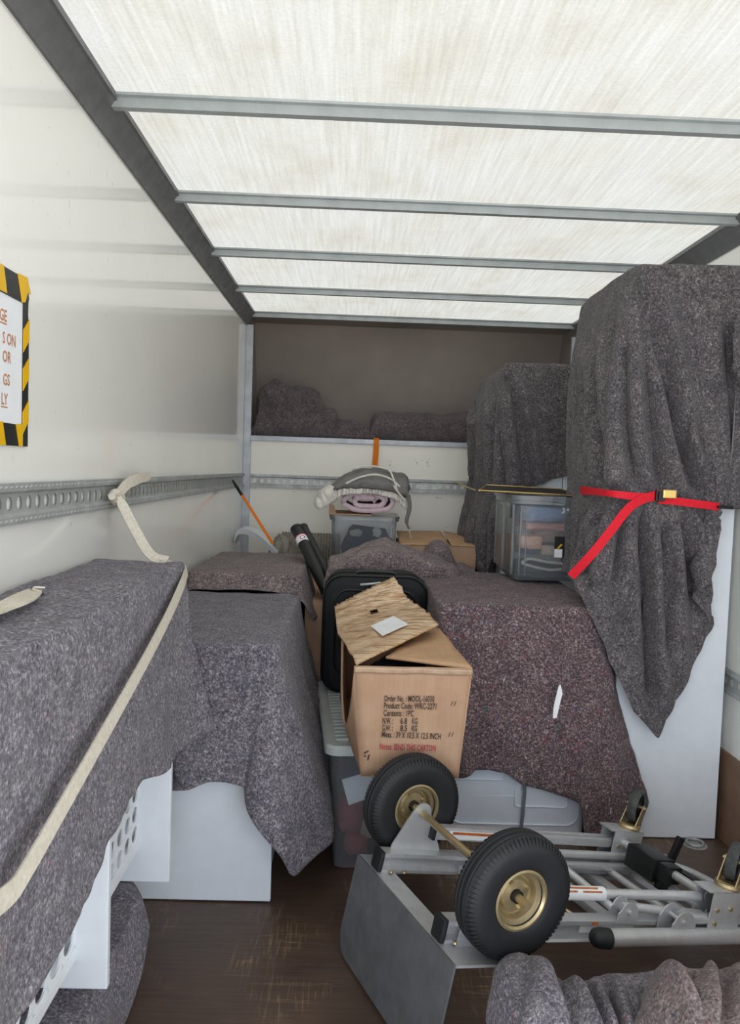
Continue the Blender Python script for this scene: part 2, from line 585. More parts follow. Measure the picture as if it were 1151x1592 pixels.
def smooth_grid(G, closed, it, hem_it=1):
    for k in range(it):
        H = G.copy()
        if closed:
            au = (np.roll(G, -1, 0) + np.roll(G, 1, 0)) / 2
        else:
            au = G.copy(); au[1:-1] = (G[2:] + G[:-2]) / 2
        av = G.copy(); av[:, 1:-1] = (G[:, 2:] + G[:, :-2]) / 2
        H[:, 1:-1] = 0.5 * G[:, 1:-1] + 0.25 * au[:, 1:-1] + 0.25 * av[:, 1:-1]
        if k < hem_it: H[:, -1] = 0.5 * G[:, -1] + 0.5 * au[:, -1]
        G = H
    return G


def sheet(name, ctrl, nu, nv, mat, closed=False, fold=None, rough=0.004, seed=0, smooth=3, th=0.005, hem=True, parent=None, flip=False, fscale=9.0, lines=None, post=None, gain=1.0, pinch=None):
    """a cloth surface through a grid of control points: ctrl[column][row]; fold(u, v) -> push along the normal"""
    G = np.array(ctrl, float)
    G = resample(G, nu, closed)
    G = resample(np.swapaxes(G, 0, 1), nv); G = np.swapaxes(G, 0, 1)
    G = smooth_grid(G, closed, smooth)
    N = grid_normals(G, closed)
    if flip: N = -N
    D = np.zeros(G.shape[:2])
    for i in range(nu):
        for j in range(nv):
            p = Vector(G[i, j])
            d = rough * noise.noise(p * fscale + Vector((seed * 7.1, 0, 0))) + rough * 0.5 * noise.noise(p * fscale * 2.6 + Vector((0, seed * 3.3, 0)))
            if fold: d += fold(i / (nu - (0 if closed else 1)), j / (nv - 1))
            D[i, j] = d
    G = G + N * D[..., None]
    G = fold_lines(G, N, lines, gain, pinch)
    if post:
        for i in range(nu):
            for j in range(nv): G[i, j] = post(G[i, j])
    V = [tuple(p) for p in G.reshape(-1, 3)]
    Fc = []
    for i in range(nu if closed else nu - 1):
        i2 = (i + 1) % nu
        for j in range(nv - 1):
            q = (i * nv + j, i2 * nv + j, i2 * nv + j + 1, i * nv + j + 1)
            Fc.append(q if not flip else q[::-1])
    o = finish(name, V, Fc, mat, parent, smooth=True)
    if hem: o.data.materials.append(M['hem'])
    md = o.modifiers.new('cloth', 'SOLIDIFY'); md.thickness = th; md.offset = 1
    if hem: md.material_offset_rim = 1
    return o


def drape(name, keys, ctr, mat, nu=220, nv=90, fold=None, seed=0, bulge=0.0, rough=0.004, smooth=3, **kw):
    """a blanket laid over a block. keys: (rim point, hem point[, extra points between]) around the block"""
    C = np.array(ctr, float)
    ctrl = []
    for kx in keys:
        rim = np.array(kx[0], float); hem = np.array(kx[1], float)
        c2 = C.copy(); c2[2] = C[2]
        row = [c2 * 0.98 + rim * 0.02, c2 * 0.5 + rim * 0.5, c2 * 0.08 + rim * 0.92, rim]
        dr = hem - rim
        for f in (0.12, 0.4, 0.7):
            q = rim + dr * f
            out = np.array([dr[0], dr[1], 0]) * (f ** 1.35 - f) * 0.6
            row.append(q + out)
        row.append(hem)
        ctrl.append(row)
    return sheet(name, ctrl, nu, nv, mat, closed=True, fold=fold, seed=seed, rough=rough, smooth=smooth, **kw)


def pleats(seed, freq, amp, v0=0.3, power=1.2, slant=0.0, sharp=1.0):
    rnd = random.Random(seed); ph = rnd.random() * 50

    def f(u, v):
        g = max(0.0, (v - v0) / (1 - v0)) ** power
        n = noise.noise(Vector((u * freq + slant * v, v * 0.7, ph)))
        n2 = noise.noise(Vector((u * freq * 2.3 + slant * v * 1.5, v * 0.9, ph + 9)))
        s_ = math.copysign(abs(n) ** sharp, n)
        return amp * g * (s_ * 1.5 + 0.5 * n2)
    return f


def creases(seed, freq, amp, width=0.10, v0=0.2, power=0.7, slant=0.0):
    rnd = random.Random(seed); ph = rnd.random() * 50

    def f(u, v):
        g = max(0.0, (v - v0) / (1 - v0)) ** power
        n = noise.noise(Vector((u * freq + slant * v, v * 0.6, ph)))
        k = noise.noise(Vector((u * freq * 0.5, v * 1.2, ph + 20)))
        return amp * g * (1.2 * abs(n) - math.exp(-(n / width) ** 2) * (0.75 + k))
    return f


def crumple(name, line, mat, nu=120, nv=70, seed=1, amp=0.03, freq=9.0, th=0.006, pw=0.7, lines=None):
    """a heap of cloth: line = list of (x, y_front, y_back, z_base, height)"""
    L = np.array(line, float)
    L = np.array(spline(L, nu))
    G = np.zeros((nu, nv, 3))
    for i in range(nu):
        x, y0, y1, z0, h = L[i]
        h = max(h, 0.004)
        for j in range(nv):
            a = PI * j / (nv - 1)
            c = -math.cos(a); s_ = math.sin(a)
            y = (y0 + y1) / 2 + (y1 - y0) / 2 * math.copysign(abs(c) ** 0.8, c)
            G[i, j] = (x, y, z0 + h * s_ ** pw)
    N = grid_normals(G, False)
    if N[nu // 2, nv // 2][2] < 0: N = -N
    G = fold_lines(G, N, lines)
    for i in range(nu):
        for j in range(nv):
            p = Vector(G[i, j])
            w_ = noise.noise_vector(p * freq * 0.5 + Vector((seed, 0, 0))) * 0.06
            q = p + w_
            q = Vector((q.x * 1.15 + q.y * 0.45, (q.y - q.x * 0.4) * 0.5, q.z * 0.55))
            r1 = 0.7 - 2.4 * abs(noise.noise(q * freq * 0.8 + Vector((seed * 3, 1, 5))))
            r2 = 0.5 - 2.0 * abs(noise.noise(q * freq * 1.9 + Vector((2, seed * 5, 3))))
            r0 = noise.noise(q * freq * 0.38 + Vector((seed, 9, 2))); r0 = 0.6 - 2.6 * abs(r0)
            d = amp * (1.1 * r0 + 0.75 * r1 + 0.12 * r2)
            edge = min(1.0, math.sin(PI * j / (nv - 1)) * 2.5) * min(1.0, min(i, nu - 1 - i) / (nu * 0.05) + 0.15)
            G[i, j] = np.array(p) + N[i, j] * d * edge
            G[i, j][2] = max(G[i, j][2], L[i][3] + 0.003)
    V = [tuple(p) for p in G.reshape(-1, 3)]
    Fc = [(i * nv + j, (i + 1) * nv + j, (i + 1) * nv + j + 1, i * nv + j + 1) for i in range(nu - 1) for j in range(nv - 1)]
    o = finish(name, V, Fc, mat, smooth=True)
    md = o.modifiers.new('cloth', 'SOLIDIFY'); md.thickness = th; md.offset = 0
    return o


def perforated(P0, du, dv, nu, nv, rx, ry, seg=12):
    """sheet of nu x nv cells of size |du| x |dv| from corner P0, each with an oval hole"""
    P0, du, dv = Vector(P0), Vector(du), Vector(dv)
    V, Fc = [], []
    for i in range(nu):
        for j in range(nv):
            o = P0 + du * i + dv * j
            b = len(V)
            for k in range(seg):
                t = 2 * PI * (k + 0.5) / seg
                c, s_ = math.cos(t), math.sin(t)
                mx = max(abs(c), abs(s_))
                V.append(o + du * (0.5 + 0.5 * c / mx) + dv * (0.5 + 0.5 * s_ / mx))
                V.append(o + du * (0.5 + rx * c) + dv * (0.5 + ry * s_))
            for k in range(seg):
                q = (k + 1) % seg
                Fc.append((b + 2 * k, b + 2 * q, b + 2 * q + 1, b + 2 * k + 1))
    return V, Fc


def text_mesh(txt, size, sx=1.0):
    cu = bpy.data.curves.new('writing', 'FONT'); cu.body = txt; cu.size = size; cu.extrude = 0.0; cu.offset = 0.016 * size
    cu.resolution_u = 2
    o = bpy.data.objects.new('writing', cu); COL.objects.link(o)
    dg = bpy.context.evaluated_depsgraph_get()
    me = bpy.data.meshes.new_from_object(o.evaluated_get(dg))
    V = [(v.co.x * sx, v.co.y) for v in me.vertices]; Fc = [tuple(p.vertices) for p in me.polygons]
    bpy.data.objects.remove(o); bpy.data.curves.remove(cu); bpy.data.meshes.remove(me)
    return V, Fc


# ================================================================== SETTING
XL, XR, YB, ZC = -0.70, 1.385, 4.88, 2.25
Y0 = 0.55
struct(Geo().box((XL - 0.1, Y0, -0.04), (XR + 0.1, YB, 0)).obj('floor', M['floor']))
struct(Geo().box((XL - 0.03, Y0, 0), (XL, YB, ZC)).obj('wall_left', M['wall']))
struct(Geo().box((XR, Y0, 0), (XR + 0.03, YB, ZC)).obj('wall_right', M['wall']))
struct(Geo().box((XL, YB, 0), (XR, YB + 0.03, 1.455)).obj('wall_back', M['bulkhead']))
g = Geo(); g.add([(XL - 0.03, Y0, ZC + 0.006), (XR + 0.03, Y0, ZC + 0.006), (XR + 0.03, YB + 0.02, ZC + 0.006), (XL - 0.03, YB + 0.02, ZC + 0.006)], [(0, 3, 2, 1)])
struct(g.obj('ceiling', M['roof']))
# the box over the cab
PB = YB + 0.75
g = Geo()
g.box((XL, YB + 0.03, 1.42), (XR, PB, 1.455)); g.plate([(XL, PB, 1.42), (XR, PB, 1.42), (XR, YB + 0.34, ZC + 0.03), (XL, YB + 0.34, ZC + 0.03)], 0.03)
g.box((XL - 0.03, YB, 1.42), (XL, PB, ZC + 0.03)); g.box((XR, YB, 1.42), (XR + 0.03, PB, ZC + 0.03))
g.box((XL, YB + 0.03, ZC), (XR, YB + 0.36, ZC + 0.03))
struct(g.obj('wall_back_upper', M['peak']))
struct(Geo().box((XL, YB - 0.012, 1.452), (XR, YB + 0.10, 1.485), 0.004).obj('trim_1', M['post']))
# corner posts
for i, x in enumerate((XL, XR - 0.045)):
    struct(Geo().box((x, YB - 0.03, 0), (x + 0.045, YB, 2.17), 0.004).obj('trim_%d' % (2 + i), M['post']))
# cove rails between walls and roof
for i, (x, sgn) in enumerate(((XL, 1), (XR, -1))):
    prof = [(x, 2.165), (x + sgn * 0.008, 2.165), (x + sgn * 0.016, 2.185), (x + sgn * 0.034, 2.215), (x + sgn * 0.045, 2.232), (x + sgn * 0.052, 2.234), (x + sgn * 0.052, ZC), (x, ZC)]
    struct(Geo().prism([(a, b) for a, b in prof], Y0, YB, axis=1).obj('trim_%d' % (4 + i), M['dark_alu'], smooth=True))
# roof bows
for i, y in enumerate((1.39, 2.085, 2.79, 3.48, 4.175, 4.862)):
    h = 0.032
    prof = [(y - 0.028, ZC), (y - 0.026, ZC - 0.006), (y - 0.014, ZC - 0.008), (y - 0.012, ZC - h), (y + 0.012, ZC - h), (y + 0.014, ZC - 0.008), (y + 0.026, ZC - 0.006), (y + 0.028, ZC)]
    V = []; n = len(prof)
    xs = np.linspace(XL + 0.03, XR - 0.03, 9)
    for x in xs:
        sag = -0.0 * (x - 0.3) ** 2
        V += [(x, a, b + sag) for a, b in prof]
    Fc = [tuple(range(n)), tuple((len(xs) - 1) * n + k for k in range(n))[::-1]]
    for q in range(len(xs) - 1):
        Fc += [(q * n + k, q * n + n + k, q * n + n + (k + 1) % n, q * n + (k + 1) % n) for k in range(n)]
    struct(finish('trim_%d' % (6 + i), V, Fc, M['beam']))


# lashing rails
def lash_rail(name, p0, du, length, up, out, parent=None):
    """steel rail with a row of holes, lying on a wall"""
    p0, du, up, out = Vector(p0), Vector(du).normalized(), Vector(up), Vector(out)
    n = int(length / 0.047)
    V, Fc = perforated(p0 + up * 0.022 + out * 0.006, du * 0.047, up * 0.040, n, 1, 0.27, 0.36)
    g = Geo().add(V, Fc)
    L = du * (n * 0.047)
    prof = [(0.0, 0.002), (0.0, 0.016), (0.016, 0.016), (0.022, 0.006)]
    for sg, b0 in ((1, 0.0), (-1, 0.084)):
        vs = []
        for e in (Vector((0, 0, 0)), L):
            vs += [p0 + e + up * (b0 + sg * a) + out * b for a, b in prof]
        k = len(prof)
        g.add(vs, [(i, i + 1, k + i + 1, k + i) for i in range(k - 1)])
    # small punched pips on the flanges
    for i in range(n * 2):
        for b0 in (0.008, 0.076):
            c = p0 + du * (0.012 + i * 0.0235) + up * b0 + out * 0.016
            a = du * 0.006; b = up * 0.003
            g.add([c - a - b, c + a - b, c + a + b, c - a + b, c + out * 0.003], [(0, 1, 4), (1, 2, 4), (2, 3, 4), (3, 0, 4)])
    return struct(g.obj(name, M['galv']))


lash_rail('trim_13', (XL, Y0 + 0.1, 1.162), (0, 1, 0), YB - Y0 - 0.14, (0, 0, 1), (1, 0, 0))
lash_rail('trim_14', (XL + 0.05, YB, 1.160), (1, 0, 0), XR - XL - 0.1, (0, 0, 1), (0, -1, 0))
lash_rail('trim_15', (XR, YB - 0.05, 0.535), (0, -1, 0), YB - Y0 - 0.14, (0, 0, 1), (-1, 0, 0))
struct(Geo().box((XR - 0.012, Y0, 0.0), (XR, YB, 0.322), 0.002).obj('baseboard_right', M['kick']))
struct(Geo().box((XL, Y0, 0.0), (XL + 0.012, YB, 0.322), 0.002).obj('baseboard_left', M['kick']))

# floor lashing ring, set in the floor
g = Geo()
g.lathe([(0.0, 0.0015), (0.036, 0.0015), (0.042, 0.0)], 32, Matrix.Translation((1.262, 2.655, 0.0)), axis=2)
t = thing('lashing_ring', 'steel lashing ring set in the floor before the tall white board', 'ring', (1.262, 2.655, 0))
g.obj('base_plate', M['galv'], t)
c = [(1.262 + 0.028 * math.cos(a), 2.655 + 0.028 * math.sin(a), 0.007) for a in np.linspace(0, 2 * PI, 25)[:-1]]
Geo().tube(c, 0.005, 8, closed=True).obj('ring', M['galv'], t, smooth=True)

# ------------------------------------------------------------------ warning notice on the left wall
t = thing('notice', 'white notice framed with black and yellow tape on the left wall', 'sign', (XL, 1.45, 1.32))
def wall_poly(pts, x): return [(x, a, b) for a, b in pts]
ya, yb, za, zb = 1.22, 1.655, 1.322, 1.672
xo = XL + 0.0015
Geo().box((XL, ya, za + 0.03), (XL + 0.003, yb - 0.025, zb - 0.045), 0.0).obj('paper_sheet', M['paper'], t)
# tape: right strip with slanted yellow blocks, top and bottom strips
def tape(name, quads, mat, x=XL + 0.0035):
    for q in quads: Geo().plate(wall_poly(q, x), -0.0012).obj(name, mat, t)
rs = yb - 0.028
blk = []; yel = []
tape('black_tape', [[(rs, za), (yb, za), (yb + 0.001, zb - 0.10), (yb - 0.004, zb - 0.075), (yb - 0.003, zb - 0.05), (yb, zb - 0.04), (yb - 0.012, zb), (rs, zb - 0.003)],
                    [(ya, za), (rs, za), (rs, za + 0.044), (ya, za + 0.046)], [(ya, zb - 0.05), (rs, zb - 0.055), (rs, zb - 0.003), (ya, zb)]], M['blacktape'])
yq = []
for z0 in (za + 0.025, za + 0.115, za + 0.195):
    yq.append([(rs, z0), (yb, z0 + 0.028), (yb, z0 + 0.072), (rs, z0 + 0.046)])
yq.append([(rs - 0.03, zb - 0.001), (rs - 0.008, zb - 0.055), (rs + 0.006, zb - 0.052), (yb - 0.008, zb - 0.028), (yb + 0.006, zb - 0.030), (yb - 0.012, zb + 0.001)])
yq.append([(rs - 0.032, za + 0.044), (rs - 0.016, za + 0.0), (rs, za), (rs, za + 0.046)])
for z in ((ya + 0.06), (ya + 0.17), (ya + 0.28)):
    yq.append([(z, za), (z + 0.05, za), (z + 0.035, za + 0.046), (z - 0.015, za + 0.046)])
    yq.append([(z, zb - 0.052), (z + 0.05, zb - 0.052), (z + 0.035, zb - 0.002), (z - 0.015, zb - 0.002)])
tape('yellow_tape', yq, M['yellow'], XL + 0.005)
for s_, yend, z in (('GE', 1.555, 1.565), ('S ON', 1.595, 1.522), ('OR', 1.575, 1.486), ('GS', 1.570, 1.441), ('LY', 1.562, 1.402)):
    V, Fc = text_mesh(s_, 0.032, 0.8)
    mx = max(v[0] for v in V); g = Geo()
    g.add([(XL + 0.0036, yend - mx + v[0], z + v[1]) for v in V], Fc)
    if s_ in ('GE', 'LY'):
        g.box((XL + 0.003, yend - mx, z - 0.006), (XL + 0.0036, yend, z - 0.0035))
    g.obj('printed_word', M['ink_orange'], t)

# ================================================================== LEFT SIDE
# white shelving unit lying along the left wall
t = thing('shelving_unit', 'white shelving unit with perforated sides beneath the grey blanket along the left wall', 'shelf', (-0.57, 1.5, 0.21))
def board(name, lo, hi, mat=M['white'], b=0.003): return Geo().box(lo, hi, b).obj(name, mat, t)
board('end_panel', (-0.68, 1.95, 0.21), (-0.445, 1.968, 1.0))
board('divider_panel', (-0.68, 1.5, 0.237), (-0.462, 1.518, 1.0))
board('divider_panel', (-0.68, 0.95, 0.237), (-0.462, 0.968, 1.0))
board('top_panel', (-0.68, 0.75, 0.99), (-0.46, 2.0, 1.01))
board('back_panel', (-0.688, 0.75, 0.21), (-0.68, 1.99, 1.0))
def perf(name, ya, yb_):
    n = max(1, int(round((yb_ - ya) / 0.066)))
    V, Fc = perforated((-0.53, ya, 0.325), (0, (yb_ - ya) / n, 0), (0, 0, 0.052), n, 11, 0.38, 0.37, 18)
    g = Geo().add(V, Fc)
    o = g.obj(name, M['white_metal'], t)
    md = o.modifiers.new('gauge', 'SOLIDIFY'); md.thickness = 0.004; md.offset = 0
    rim = Geo().box((-0.536, ya, 0.300), (-0.524, yb_, 0.326), 0.003).obj('rail', M['white_metal'], o)
    return o
perf('perforated_panel', 1.52, 1.95)
perf('perforated_panel', 0.97, 1.50)

# folded blanket under it, on the floor
pts = [(-0.68, 0.9), (-0.47, 0.9), (-0.47, 1.40), (-0.50, 1.62), (-0.485, 1.78), (-0.50, 1.92), (-0.55, 2.02), (-0.62, 2.06), (-0.68, 2.06)]
ctrl = []
for (x, y) in pts:
    cx, cy = -0.6, 1.5
    ctrl.append([(cx * 0.98 + x * .02, cy * .98 + y * .02, 0.208), (cx * 0.5 + x * .5, cy * .5 + y * .5, 0.208), (cx * .08 + x * .92, cy * .08 + y * .92, 0.204), (x, y, 0.17), (x + (0.02 if x > -0.66 else 0), y, 0.1), (x, y, 0.004)])
o = sheet('moving_blanket', ctrl, 160, 50, M['blanket'], closed=True, rough=0.006, seed=4, smooth=5)
tag(o, 'grey blanket folded flat on the floor beneath the white shelving unit', 'blanket')

# big grey blanket over the shelving unit
ZT = 1.035
keys = []
def K(rim, hem): keys.append((rim, hem))
K((-0.678, 0.75, ZT), (-0.681, 0.75, 0.95))
K((-0.55, 0.74, ZT), (-0.55, 0.70, 0.55))
K((-0.445, 0.76, ZT), (-0.42, 0.74, 0.53))
for y, x, z in ((0.9, -0.425, 0.53), (1.014, -0.428, 0.531), (1.12, -0.43, 0.545), (1.209, -0.428, 0.552), (1.29, -0.43, 0.548), (1.355, -0.43, 0.575), (1.385, -0.43, 0.60), (1.50, -0.43, 0.617), (1.635, -0.43, 0.612), (1.75, -0.425, 0.575), (1.873, -0.425, 0.552), (1.97, -0.42, 0.555)):
    K((-0.445, y, ZT), (x, y, z))
K((-0.445, 2.045, ZT), (-0.40, 2.06, 0.555))
K((-0.45, 2.055, ZT), (-0.355, 2.10, 0.570))
K((-0.47, 2.06, ZT), (-0.375, 2.13, 0.575))
K((-0.50, 2.06, ZT), (-0.425, 2.12, 0.40))
K((-0.53, 2.06, ZT), (-0.455, 2.12, 0.385))
K((-0.58, 2.06, ZT), (-0.49, 2.12, 0.50))
K((-0.678, 2.055, ZT), (-0.68, 2.10, 0.60))
K((-0.678, 1.6, ZT), (-0.681, 1.6, 0.95))
K((-0.678, 1.1, ZT), (-0.681, 1.1, 0.95))
o = drape('moving_blanket', keys, (-0.57, 1.45, ZT + 0.012), M['blanket'], 300, 100, fold=pleats(3, 26, 0.010, 0.5, 1.0), seed=1, rough=0.007, smooth=3, post=lambda p: (max(p[0], -0.438), p[1], p[2]) if (p[0] > -0.50 and p[1] < 2.03 and p[2] < 1.01) else tuple(p), lines=[([(278, 925), (284, 1038), (302, 1145)], 6, 0.016, 0.7), ([(235, 1010), (225, 1100), (215, 1210)], 14, 0.010, 0.6), ([(120, 1120), (110, 1260), (90, 1480)], 24, 0.014, 0.6), ([(20, 1080), (14, 1250), (10, 1560)], 22, 0.014, 0.6)])
tag(o, 'large grey felt blanket over the white shelving unit along the left wall', 'blanket')

# white board on the floor in front of the second stack
t = thing('cabinet', 'white cabinet under the grey blanket, its front standing on the floor', 'cabinet', (-0.45, 2.25, 0))
Geo().box((-0.662, 2.225, 0.004), (-0.207, 2.243, 0.765), 0.004).obj('front_panel', M['white'], t)
Geo().box((-0.662, 2.245, 0.004), (-0.225, 3.05, 0.765), 0.004).obj('body', M['white'], t)

keys = []
zt = 0.785
K((-0.665, 3.09, zt), (-0.675, 3.13, 0.6)); K((-0.672, 2.7, zt), (-0.682, 2.7, 0.6)); K((-0.668, 2.20, zt), (-0.68, 2.16, 0.45))
K((-0.58, 2.19, zt), AY(255, 1230, 2.17)); K((-0.46, 2.19, zt), AY(292, 1228, 2.16)); K((-0.38, 2.19, zt), AY(325, 1215, 2.165))
K((-0.30, 2.19, zt), AY(355, 1217, 2.165)); K((-0.245, 2.19, zt), AY(384, 1223, 2.17)); K((-0.235, 2.19, zt), AY(384, 1255, 2.14))
K((-0.225, 2.19, zt), AY(402, 1290, 2.12)); K((-0.215, 2.19, zt), AY(440, 1335, 2.11)); K((-0.208, 2.192, zt), AY(456, 1368, 2.12))
K((-0.203, 2.198, zt), AY(470, 1350, 2.17)); K((-0.20, 2.21, zt), AY(516, 1310, 2.28)); K((-0.20, 2.30, zt), (-0.035, 2.38, 0.23))
K((-0.20, 2.5, zt), (-0.05, 2.55, 0.27)); K((-0.20, 2.8, zt), (-0.07, 2.8, 0.28)); K((-0.20, 3.07, zt), (-0.08, 3.1, 0.32)); K((-0.24, 3.09, zt), (-0.22, 3.13, 0.5)); K((-0.45, 3.09, zt), (-0.45, 3.13, 0.6))
def f2(u, v):
    return pleats(5, 18, 0.014, 0.5, 1.0)(u, v)
_p2 = pleats(5, 20, 0.014, 0.5, 1.0)
o = drape('moving_blanket', keys, (-0.43, 2.65, zt + 0.006), M['blanket'], 300, 90, fold=_p2, seed=2, smooth=2, gain=1.6, lines=[([(429, 1000), (410, 1120), (386, 1225)], 8, 0.018, 0.6), ([(345, 1010), (340, 1120), (345, 1210)], 14, 0.010, 0.5), ([(470, 990), (490, 1150), (500, 1290)], 14, 0.016, 0.6)])
tag(o, 'grey felt blanket over the white cabinet, one corner hanging near the floor', 'blanket')

# third stack, brownish blanket behind
keys = []
zt = 0.855
K((-0.67, 3.93, zt), (-0.675, 3.96, 0.006)); K((-0.675, 3.5, zt), (-0.682, 3.5, 0.006)); K((-0.67, 3.15, zt), (-0.675, 3.12, 0.792))
K((-0.55, 3.14, zt), (-0.55, 3.10, 0.790)); K((-0.42, 3.14, zt), (-0.42, 3.095, 0.795)); K((-0.30, 3.14, zt), (-0.30, 3.10, 0.790)); K((-0.215, 3.145, zt), (-0.18, 3.115, 0.75))
K((-0.205, 3.16, zt), (-0.14, 3.17, 0.66)); K((-0.205, 3.4, zt), (-0.135, 3.42, 0.66)); K((-0.205, 3.7, zt), (-0.14, 3.7, 0.62)); K((-0.21, 3.92, zt), (-0.17, 3.95, 0.006)); K((-0.4, 3.93, zt), (-0.4, 3.97, 0.006))
o = drape('moving_blanket', keys, (-0.43, 3.55, zt + 0.008), M['blanket_brown'], 200, 60, fold=pleats(8, 16, 0.01, 0.5), seed=3)
tag(o, 'brownish felt blanket on the low stack behind the grey draped cabinet', 'blanket')

# curved white panel
pts = [AY(364, 838, 4.5), AY(368, 826, 4.48), AY(376, 822, 4.44), AY(390, 825, 4.38), AY(405, 834, 4.30), AY(418, 846, 4.22), AY(430, 859, 4.14)]
C = spline(pts, 28)
V, Fc = [], []
for i, p in enumerate(C):
    for dy, dz in ((0, 0), (0.20, 0.0), (0.20, -0.030), (0, -0.030)): V.append((p[0], p[1] + dy, p[2] + dz))
for i in range(len(C) - 1):
    for k_ in range(4):
        q = (k_ + 1) % 4
        Fc.append((i * 4 + k_, i * 4 + q, i * 4 + 4 + q, i * 4 + 4 + k_))
Fc += [(3, 2, 1, 0), tuple((len(C) - 1) * 4 + k_ for k_ in range(4))]
t = tag(finish('curved_panel', V, Fc, M['white'], smooth=False), 'white curved plastic panel leaning against the left wall in the back corner', 'panel')

# grey ribbed rolled rug and its support
t = tag(Geo().box((-0.44, 4.06, 0.0), (0.225, 4.8, 0.66), 0.006).obj('moving_carton', M['card']), 'brown carton beneath the rolled ribbed rug and the frosted tub', 'carton')
t = thing('rolled_rug', 'grey ribbed rug rolled up beside the black tubes', 'rug', (-0.27, 4.66, 0.66))
prof = []
xs = np.linspace(-0.42, -0.07, 141)
for i, x in enumerate(xs):
    r = 0.118 + 0.004 * math.sin(i * 2 * PI / 7)
    prof.append((r, x))
g = Geo(); g.lathe(prof, 40, Matrix.Translation((0, 4.62, 0.785)), axis=0)
g.obj('roll', M['rug'], t, smooth=True)
sp = [( -0.425, 4.62 + (0.02 + 0.0042 * k_) * math.cos(k_ * 0.5), 0.785 + (0.02 + 0.0042 * k_) * math.sin(k_ * 0.5)) for k_ in range(24)]
Geo().tube(sp, 0.009, 8).obj('spiral_end', M['rug'], t, smooth=True)
o = crumple('grey_towel', [(-0.47, 4.28, 4.40, 0.66, 0.05), (-0.43, 4.24, 4.44, 0.66, 0.22), (-0.39, 4.22, 4.45, 0.66, 0.255), (-0.34, 4.24, 4.44, 0.66, 0.21), (-0.30, 4.28, 4.42, 0.66, 0.06)], M['rug'], 60, 40, 4, 0.02, 16)
tag(o, 'grey towel bundled up in front of the rolled ribbed rug', 'towel')

# brown carton beside the suitcase
def carton(name, lo, hi, label, mat=M['card'], seam=True, rotz=0.0):
    c = Vector(((lo[0] + hi[0]) / 2, (lo[1] + hi[1]) / 2, lo[2]))
    t = thing(name, label, 'carton', c)
    Geo().box(lo, (hi[0], hi[1], hi[2] - 0.004), 0.004).obj('body', mat, t)
    ym = (lo[1] + hi[1]) / 2
    Geo().box((lo[0], lo[1], hi[2] - 0.004), (hi[0], ym - 0.002, hi[2]), 0.001).obj('flap', mat, t)
    Geo().box((lo[0], ym + 0.002, hi[2] - 0.004), (hi[0], hi[1], hi[2]), 0.001).obj('flap', mat, t)
    return t
carton('moving_carton', (-0.192, 3.27, 0.0), (-0.115, 3.82, 0.715), 'brown carton in the gap between draped cabinet and black suitcase')

# two black tubes leaning
def black_tube(a, b, r, label, sticker=False):
    a, b = Vector(a), Vector(b)
    t = thing('black_tube', label, 'tube', a, group=None)
    d = (b - a).normalized()
    Geo().tube([a, b], r, 24).obj('barrel', M['black'], t, smooth=True)
    Geo().tube([b - d * 0.004, b + d * 0.012], r * 1.06, 24).obj('end_cap', M['black'], t, smooth=True)
    if sticker:
        p = a + (b - a) * 0.80
        Geo().tube([p - d * 0.019, p + d * 0.019], r * 1.03, 24, cap=False).obj('label_band', M['paper'], t, smooth=True)['label'] = 'white label with red ring'
        q = [p + d * (0.019), p + d * 0.026]
        Geo().tube(q, r * 1.035, 24, cap=False).obj('label_edge', M['ink_red'], t, smooth=True)
        # red ring printed on the label, facing the viewer
        side = Vector((0.30, -0.95, 0.0)); side = (side - d * side.dot(d)).normalized(); up = side.cross(d)
        c = p + side * r * 1.05
        ring = [c + d * 0.011 * math.cos(k_) + up * 0.011 * math.sin(k_) - side * (0.002) for k_ in np.linspace(0, 2 * PI, 21)[:-1]]
        Geo().tube(ring, 0.0022, 6, closed=True).obj('printed_ring', M['ink_red'], t)
    return t
black_tube(AY(508, 918, 3.36), AY(462, 824, 3.66), 0.028, 'black tube with a white label band, leaning above the brown carton', True)
black_tube(AY(522, 918, 3.40), AY(472, 822, 3.72), 0.024, 'plain black tube leaning just behind the labelled one')

# ------------------------------------------------------------------ frosted tub at the left of the gangway
def rrect(x0, x1, y0, y1, r, n=6):
    P = []
    for cx, cy, a0 in ((x1 - r, y0 + r, -PI / 2), (x1 - r, y1 - r, 0), (x0 + r, y1 - r, PI / 2), (x0 + r, y0 + r, PI)):
        for k_ in range(n + 1):
            a = a0 + PI / 2 * k_ / n
            P.append((cx + r * math.cos(a), cy + r * math.sin(a)))
    return P
def rings(levels, caps=(True, True), mt=None):
    """levels: list of (outline2d, z)"""
    V, Fc = [], []
    n = len(levels[0][0])
    for P, z in levels: V += [(a, b, z) for a, b in P]
    for i in range(len(levels) - 1):
        Fc += [(i * n + k_, i * n + (k_ + 1) % n, (i + 1) * n + (k_ + 1) % n, (i + 1) * n + k_) for k_ in range(n)]
    if caps[0]: Fc.append(tuple(range(n))[::-1])
    if caps[1]: Fc.append(tuple((len(levels) - 1) * n + k_ for k_ in range(n)))
    return Geo().add(V, Fc, mt)

